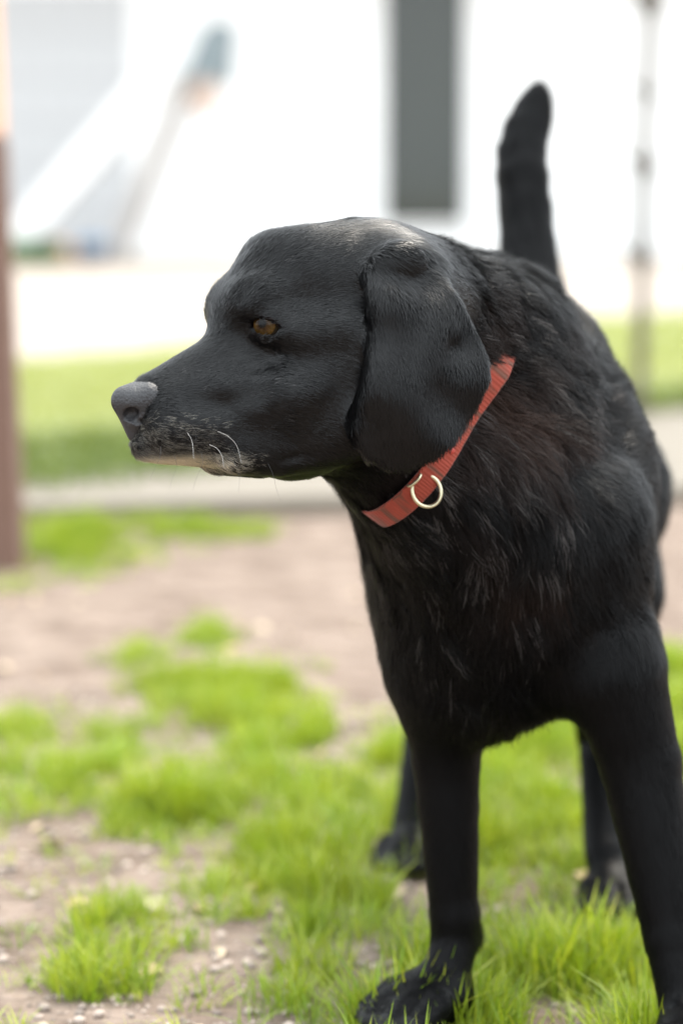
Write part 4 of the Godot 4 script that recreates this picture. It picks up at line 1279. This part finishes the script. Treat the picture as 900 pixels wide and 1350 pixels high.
func make_litter() -> void:
	var st := SurfaceTool.new()
	var peb := SphereMesh.new()
	peb.radius = 0.5
	peb.height = 0.8
	peb.radial_segments = 7
	peb.rings = 4
	var m := paint(Color(1, 1, 1), 0.9)
	m.vertex_color_use_as_albedo = true
	var pl := []
	var pc := []
	for q in 9000:
		var z := -rng.randf_range(1.9, 3.7)
		var x := rng.randf_range(-1, 1) * (0.1 + 0.13 * -z)
		var s := 0.002 + 0.010 * pow(rng.randf(), 5.0)
		pl.append(Transform3D(Basis.from_euler(Vector3(rng.randf() * 6, rng.randf() * 6, rng.randf() * 6)).scaled(Vector3(s, s * 0.7, s * rng.randf_range(0.8, 1.6))), Vector3(x, ground_height(x, z) + s * 0.15, z)))
		var t := rng.randf_range(0.6, 1.5)
		pc.append(Color(0.27 * t, 0.22 * t, 0.185 * t))
	tag(scatter("soil_crumbs", peb, m, pl, pc, self), "loose soil crumbs and tiny pebbles on the bare dirt", "pebbles")
	st.begin(Mesh.PRIMITIVE_TRIANGLES)
	# a curled dry leaf
	for i in 6:
		var a := i / 6.0
		var b := (i + 1) / 6.0
		for s in [-1.0, 1.0]:
			var wa: float = sin(a * PI) * 0.28 * s
			var wb: float = sin(b * PI) * 0.28 * s
			quad(st, Vector3(0, sin(a * PI) * 0.1, a - 0.5), Vector3(0, sin(b * PI) * 0.1, b - 0.5), Vector3(wb, 0.16 * absf(wb) * 4.0, b - 0.5), Vector3(wa, 0.16 * absf(wa) * 4.0, a - 0.5), Vector3(-0.3 * s, 0.95, 0))
	var lp := []
	var lc := []
	for q in 110:
		var z := -rng.randf_range(1.95, 4.6)
		var x := rng.randf_range(-1, 1) * (0.1 + 0.13 * -z)
		var s := rng.randf_range(0.012, 0.032)
		lp.append(Transform3D(Basis.from_euler(Vector3(rng.randf_range(-0.4, 0.4), rng.randf() * 6, rng.randf_range(-0.5, 0.5))).scaled(Vector3(s, s, s)), Vector3(x, ground_height(x, z) + 0.003, z)))
		lc.append(Color(0.40, 0.26, 0.13).lerp(Color(0.5, 0.42, 0.30), rng.randf()))
	tag(scatter("dry_leaves", st.commit(), m, lp, lc, self), "small dry tan leaves scattered over dirt and grass", "leaves")

# ---------------------------------------------------------------- far things
func make_house() -> void:
	var white := mottled(Color(0.78, 0.78, 0.77), Color(0.86, 0.86, 0.85), 0.3, 0.8, 4)
	var trim := paint(Color(0.84, 0.84, 0.83), 0.6)
	var grey := paint(Color(0.47, 0.475, 0.48), 0.7)
	var house := thing("house", Vector3(0, 0, -32.0), "long white house with one tall narrow window across the back of the yard", "house")
	# wall pieces round the window opening (x 0.43 to 1.40, up from 0.42)
	part("wall", box(8.43, 3.6, 0.3), white, house, Vector3(-3.785, 1.8, 0))
	part("wall", box(8.60, 3.6, 0.3), white, house, Vector3(5.70, 1.8, 0))
	part("wall", box(0.97, 0.42, 0.3), white, house, Vector3(0.915, 0.21, 0))
	part("wall", box(0.97, 0.3, 0.3), white, house, Vector3(0.915, 3.45, 0))
	part("plinth", box(17.6, 0.10, 0.06), mottled(Color(0.5, 0.47, 0.43), Color(0.6, 0.57, 0.53), 0.5), house, Vector3(0.9, 0.05, 0.182))
	var win := part("window", box(0.97, 2.88, 0.04), paint(Color(0.05, 0.055, 0.05), 0.5), house, Vector3(0.915, 1.86, -0.13))
	for s in [-1.0, 1.0]:
		part("frame", box(0.04, 2.88, 0.1, 0.006), trim, win, Vector3(s * 0.465, 0, 0.14))
	part("sill", box(1.05, 0.04, 0.2, 0.008), trim, win, Vector3(0, -1.46, 0.24))
	var pane := StandardMaterial3D.new()
	pane.transparency = BaseMaterial3D.TRANSPARENCY_ALPHA
	pane.albedo_color = Color(0.2, 0.22, 0.2, 0.3)
	pane.roughness = 0.05
	part("pane", box(0.89, 2.88, 0.012), pane, win, Vector3(0, 0, 0.13))
	var cloth := mottled(Color(0.045, 0.053, 0.035), Color(0.12, 0.135, 0.095), 1.2, 0.9, 8)
	var cs := SurfaceTool.new()
	cs.begin(Mesh.PRIMITIVE_TRIANGLES)
	for i in 40:
		var xa := -0.44 + 0.88 * i / 40.0
		var xb := -0.44 + 0.88 * (i + 1) / 40.0
		var za := 0.012 * sin(xa * 60.0)
		var zb := 0.012 * sin(xb * 60.0)
		quad(cs, Vector3(xa, -1.37, za), Vector3(xb, -1.37, zb), Vector3(xb, 1.37, zb), Vector3(xa, 1.37, za), Vector3((za - zb) * 30.0, 0, 1).normalized())
	part("curtain", cs.commit(), cloth, win, Vector3(0, 0, 0.06))
	# the pale grey door of upright panels at the left
	var door := part("panel_door", box(2.1, 2.9, 0.03), grey, house, Vector3(-3.35, 1.5, 0.16))
	for i in 7:
		for j in 6:
			part("panel", box(0.27, 0.45, 0.02, 0.006), grey, door, Vector3(-0.9 + i * 0.3, -1.2 + j * 0.48, 0.022))
	part("corner_board", box(0.09, 3.5, 0.03), trim, house, Vector3(2.08, 1.8, 0.163))
	part("roof", box(19.0, 0.16, 4.0), paint(Color(0.2, 0.19, 0.18), 0.9), house, Vector3(0.9, 3.7, -1.2))

func make_slide() -> void:
	var white := paint(Color(0.8, 0.8, 0.79), 0.35)
	var off := paint(Color(0.34, 0.315, 0.295), 0.6)
	var o := thing("slide", Vector3(-2.0, 0, -29.2), "white garden slide with its chute running down to the left before the house", "slide")
	var top := Vector3(0.35, 1.95, 0)
	var low := Vector3(-1.25, 0.12, 0.0)
	var d := (low - top).normalized()
	var ang := atan2(d.y, d.x)
	var ln := top.distance_to(low)
	part("chute", box(ln, 0.03, 0.46), white, o, (top + low) / 2.0, Vector3(0, 0, ang))
	for s in [-1.0, 1.0]:
		part("side_rail", box(ln, 0.26, 0.03, 0.01), white, o, (top + low) / 2.0 + Vector3(-0.09 * sin(ang) * -1.0, 0.09, s * 0.247), Vector3(0, 0, ang))
		part("leg", tube([Vector3(0.48, 1.9, s * 0.22), Vector3(-0.30, 0.0, s * 0.30)], [0.09, 0.09], 10), off, o)
		part("leg", tube([Vector3(0.72, 1.9, s * 0.22), Vector3(1.15, 0.0, s * 0.28)], [0.03, 0.03], 10), white, o)
	part("platform", box(0.5, 0.05, 0.5, 0.01), off, o, Vector3(0.58, 1.93, 0))
	for i in 6:
		var t := (i + 0.6) / 6.5
		part("rung", box(0.05, 0.03, 0.46), white, o, Vector3(lerpf(1.15, 0.72, t), 1.9 * t, 0))
	# cloth hung over the top of the slide
	var st := SurfaceTool.new()
	st.begin(Mesh.PRIMITIVE_TRIANGLES)
	var cols := 14
	var rows := 12
	for j in rows + 1:
		var t := float(j) / rows
		for i in cols + 1:
			var u := float(i) / cols
			var fold := 0.03 * sin(u * 17.0 + t * 2.0) * (0.4 + t)
			var wdt := lerpf(0.36, 0.56, t)
			st.add_vertex(Vector3((u - 0.5) * wdt - t * 0.16, 0.46 - t * 0.62 + 0.05 * sin(u * PI), 0.06 + fold + 0.07 * sin(u * PI)))
	for j in rows:
		for i in cols:
			var a := j * (cols + 1) + i
			for q in [a, a + 1, a + cols + 2, a, a + cols + 2, a + cols + 1]:
				st.add_index(q)
	st.generate_normals()
	var tm := mottled(Color(0.17, 0.21, 0.225), Color(0.23, 0.27, 0.285), 2.0, 0.9, 15)
	var cl := part("cloth", st.commit(), tm, self, Vector3(-1.20, 1.93, -28.92))
	tag(cl, "teal-grey cloth hung over the top of the white slide", "cloth")
	var bag := SurfaceTool.new()
	bag.begin(Mesh.PRIMITIVE_TRIANGLES)
	add_tube(bag, [Vector3(0, 0, 0), Vector3(0, -0.06, 0.01), Vector3(0.01, -0.2, 0.015), Vector3(0.02, -0.34, 0.01), Vector3(0.025, -0.42, 0)], [0.10, 0.17, 0.13, 0.06, 0.012], 14)
	var bm := mottled(Color(0.42, 0.30, 0.24), Color(0.52, 0.40, 0.33), 2.0, 0.9, 19)
	tag(part("hanging_bag", bag.commit(), bm, self, Vector3(-1.36, 1.84, -28.88)), "tan tapered bag hanging below the teal-grey cloth on the slide", "bag")

func make_toys() -> void:
	var tub := thing("tub", Vector3(-2.52, 0, -29.3), "small grey tub with a pale blue lid at the foot of the slide", "tub")
	var st := SurfaceTool.new()
	st.begin(Mesh.PRIMITIVE_TRIANGLES)
	add_tube(st, [Vector3(0, 0, 0), Vector3(0, 0.001, 0), Vector3(0, 0.19, 0), Vector3(0, 0.2, 0)], [0.01, 0.13, 0.16, 0.165], 24)
	part("bucket", st.commit(), paint(Color(0.09, 0.1, 0.115), 0.5), tub)
	var s2 := SurfaceTool.new()
	s2.begin(Mesh.PRIMITIVE_TRIANGLES)
	add_tube(s2, [Vector3(0, 0.2, 0), Vector3(0, 0.21, 0), Vector3(0, 0.25, 0), Vector3(0, 0.285, 0), Vector3(0, 0.29, 0)], [0.165, 0.185, 0.18, 0.1, 0.01], 24)
	part("lid", s2.commit(), paint(Color(0.22, 0.36, 0.55), 0.4), tub)
	var ball := SphereMesh.new()
	ball.radius = 0.13
	ball.height = 0.26
	tag(part("ball", ball, mottled(Color(0.55, 0.25, 0.08), Color(0.62, 0.32, 0.12), 3.0, 0.5, 6), self, Vector3(-2.83, 0.13, -29.25)), "orange ball lying beside the blue-lidded tub", "ball")
	var m := StandardMaterial3D.new()
	m.vertex_color_use_as_albedo = true
	m.roughness = 0.5
	m.backlight_enabled = true
	m.backlight = Color(0.6, 0.6, 0.3)
	var bush := thing("low_shrub", Vector3(-3.3, 0, -29.0), "low green shrub behind the brown post", "shrub")
	var pl := []
	var pc := []
	for q in 240:
		var a := rng.randf() * TAU
		var r := sqrt(rng.randf()) * 0.35
		pl.append(Transform3D(Basis.from_euler(Vector3(rng.randf_range(-0.8, 0.8), rng.randf() * 6, rng.randf_range(-0.8, 0.8))).scaled(Vector3(0.12, 0.12, 0.12)), Vector3(cos(a) * r * 1.3, rng.randf() * 0.22 * (1.0 - r), sin(a) * r)))
		pc.append(Color(0.05, 0.16, 0.03).lerp(Color(0.1, 0.22, 0.05), rng.randf()))
	scatter("foliage", blade_cluster(10, 0.6, 0.25, 0.6), m, pl, pc, bush)

func make_post() -> void:
	var o := thing("post", Vector3(-0.607, 0, -5.0), "square brown wooden post with sunlight on its upper part painted in peach at the left edge", "post")
	var wood := wood_mat(Color(0.115, 0.062, 0.043), Color(0.18, 0.105, 0.078))
	var peach := wood_mat(Color(0.66, 0.36, 0.22), Color(0.75, 0.45, 0.3))  # lighter copy of the wood: sunlight on the upper post put into the colour
	o.rotation.z = 0.032
	part("lower_section", box(0.105, 0.78, 0.105, 0.005), wood, o, Vector3(0, 0.35, 0))
	part("painted_sunlit_section", box(0.098, 1.3, 0.098, 0.005), peach, o, Vector3(0, 1.391, 0))

func wood_mat(lo: Color, hi: Color) -> StandardMaterial3D:
	var m := StandardMaterial3D.new()
	m.albedo_texture = noise_tex(14, 0.03, lo, hi, Color(-1, 0, 0), 5)
	m.uv1_triplanar = true
	m.uv1_scale = Vector3(14, 1.2, 14)
	m.roughness = 0.8
	return m

func make_stake() -> void:
	var o := thing("garden_stake", Vector3(0.82, 0, -8.0), "slim pale brown stake with knots standing behind the dog's rump", "stake")
	var m := wood_mat(Color(0.09, 0.072, 0.055), Color(0.15, 0.125, 0.1))
	var pts := []
	var rad := []
	for i in 15:
		var t := i / 14.0
		pts.append(Vector3(t * 0.03 + 0.004 * sin(t * 9.0), t * 1.5 - 0.03, 0))
		rad.append(lerpf(0.020, 0.014, t) * (1.0 + 0.1 * sin(t * 40.0)))
	part("cane", tube(pts, rad, 10), m, o)
	for k in [[1.18, 0.026, 0.026], [0.73, 0.020, 0.021], [0.93, 0.023, 0.016], [0.48, 0.012, 0.02]]:
		var s := SurfaceTool.new()
		s.begin(Mesh.PRIMITIVE_TRIANGLES)
		var r: float = k[2]
		add_tube(s, [Vector3(0, -r * 1.3, 0), Vector3(0, -r, 0), Vector3(0.001, 0, 0), Vector3(0, r, 0), Vector3(0, r * 1.3, 0)], [r * 0.5, r * 1.1, r * 1.35, r * 1.0, r * 0.4], 10)
		add_tube(s, [Vector3(0, 0, 0), Vector3(-r * 1.6, r * 0.5, r * 0.5), Vector3(-r * 2.6, r * 1.4, r * 0.6)], [r * 0.7, r * 0.5, r * 0.3], 8)
		part("knot", s.commit(), wood_mat(Color(0.05, 0.04, 0.028), Color(0.09, 0.07, 0.045)), o, Vector3(k[1], k[0], 0))

func _ready() -> void:
	rng.seed = 20240
	# camera, sky, sun, exposure
	var cam := Camera3D.new()
	cam.name = "camera"
	add_child(cam)
	cam.position = EYE_POINT
	cam.rotation = Vector3(-0.10618, 0, 0)
	cam.near = 0.05
	cam.far = 2000.0
	var lens := CameraAttributesPhysical.new()
	lens.frustum_focal_length = 67.556
	lens.frustum_focus_distance = 1.97
	lens.frustum_near = 0.05
	lens.frustum_far = 2000.0
	lens.exposure_aperture = 2.5
	cam.attributes = lens
	cam.current = true
	var env := Environment.new()
	env.background_mode = Environment.BG_SKY
	var sky := ProceduralSkyMaterial.new()
	sky.sky_top_color = Color(0.95, 0.98, 1.0)
	sky.sky_horizon_color = Color(0.66, 0.68, 0.70)
	sky.sky_curve = 0.5
	sky.ground_bottom_color = Color(0.5, 0.48, 0.45)
	sky.ground_horizon_color = Color(0.6, 0.6, 0.58)
	sky.sun_angle_max = 1.0
	env.sky = Sky.new()
	env.sky.sky_material = sky
	env.background_energy_multiplier = 1.1
	env.tonemap_mode = Environment.TONE_MAPPER_LINEAR
	env.tonemap_exposure = 4.0
	env.sdfgi_enabled = true
	env.ssao_enabled = true
	env.ssil_enabled = true
	var we := WorldEnvironment.new()
	we.name = "environment"
	we.environment = env
	add_child(we)
	var sun := DirectionalLight3D.new()
	sun.name = "sun"
	sun.light_color = Color(1.0, 0.97, 0.92)
	sun.light_energy = 0.5
	sun.light_angular_distance = 12.0
	sun.shadow_enabled = true
	sun.look_at_from_position(Vector3(0.30, 1.0, -0.6), Vector3.ZERO)
	add_child(sun)
	# setting
	make_ground()
	var lawn_soil := mottled(Color(0.17, 0.185, 0.07), Color(0.28, 0.28, 0.12), 0.8, 0.95, 17)
	slab("lawn", [Vector2(-3.3, -3.75), Vector2(-0.78, -6.45), Vector2(1.1, -8.47), Vector2(2.6, -10.08), Vector2(9, -14.9), Vector2(1.6, -14.9), Vector2(-1.5, -9.9), Vector2(-9, -9.9), Vector2(-9, -3.75)], 0.06, lawn_soil)
	slab("path", [Vector2(-0.70, -5.63), Vector2(0.90, -6.06), Vector2(3.5, -6.75), Vector2(3.5, -10.45), Vector2(1.12, -8.60), Vector2(-0.80, -6.52)], 0.035, mottled(Color(0.115, 0.10, 0.075), Color(0.165, 0.14, 0.112), 1.0, 0.9, 23))
	slab("driveway", [Vector2(-40, -9.92), Vector2(-1.5, -9.92), Vector2(1.6, -14.92), Vector2(40, -14.92), Vector2(40, -31.84), Vector2(-40, -31.84)], 0.02, mottled(Color(0.235, 0.195, 0.16), Color(0.30, 0.255, 0.215), 0.2, 0.9, 29))
	make_house()
	make_slide()
	make_toys()
	make_post()
	make_stake()
	# the dog and what grows around it
	make_dog()
	make_grass()
	make_litter()
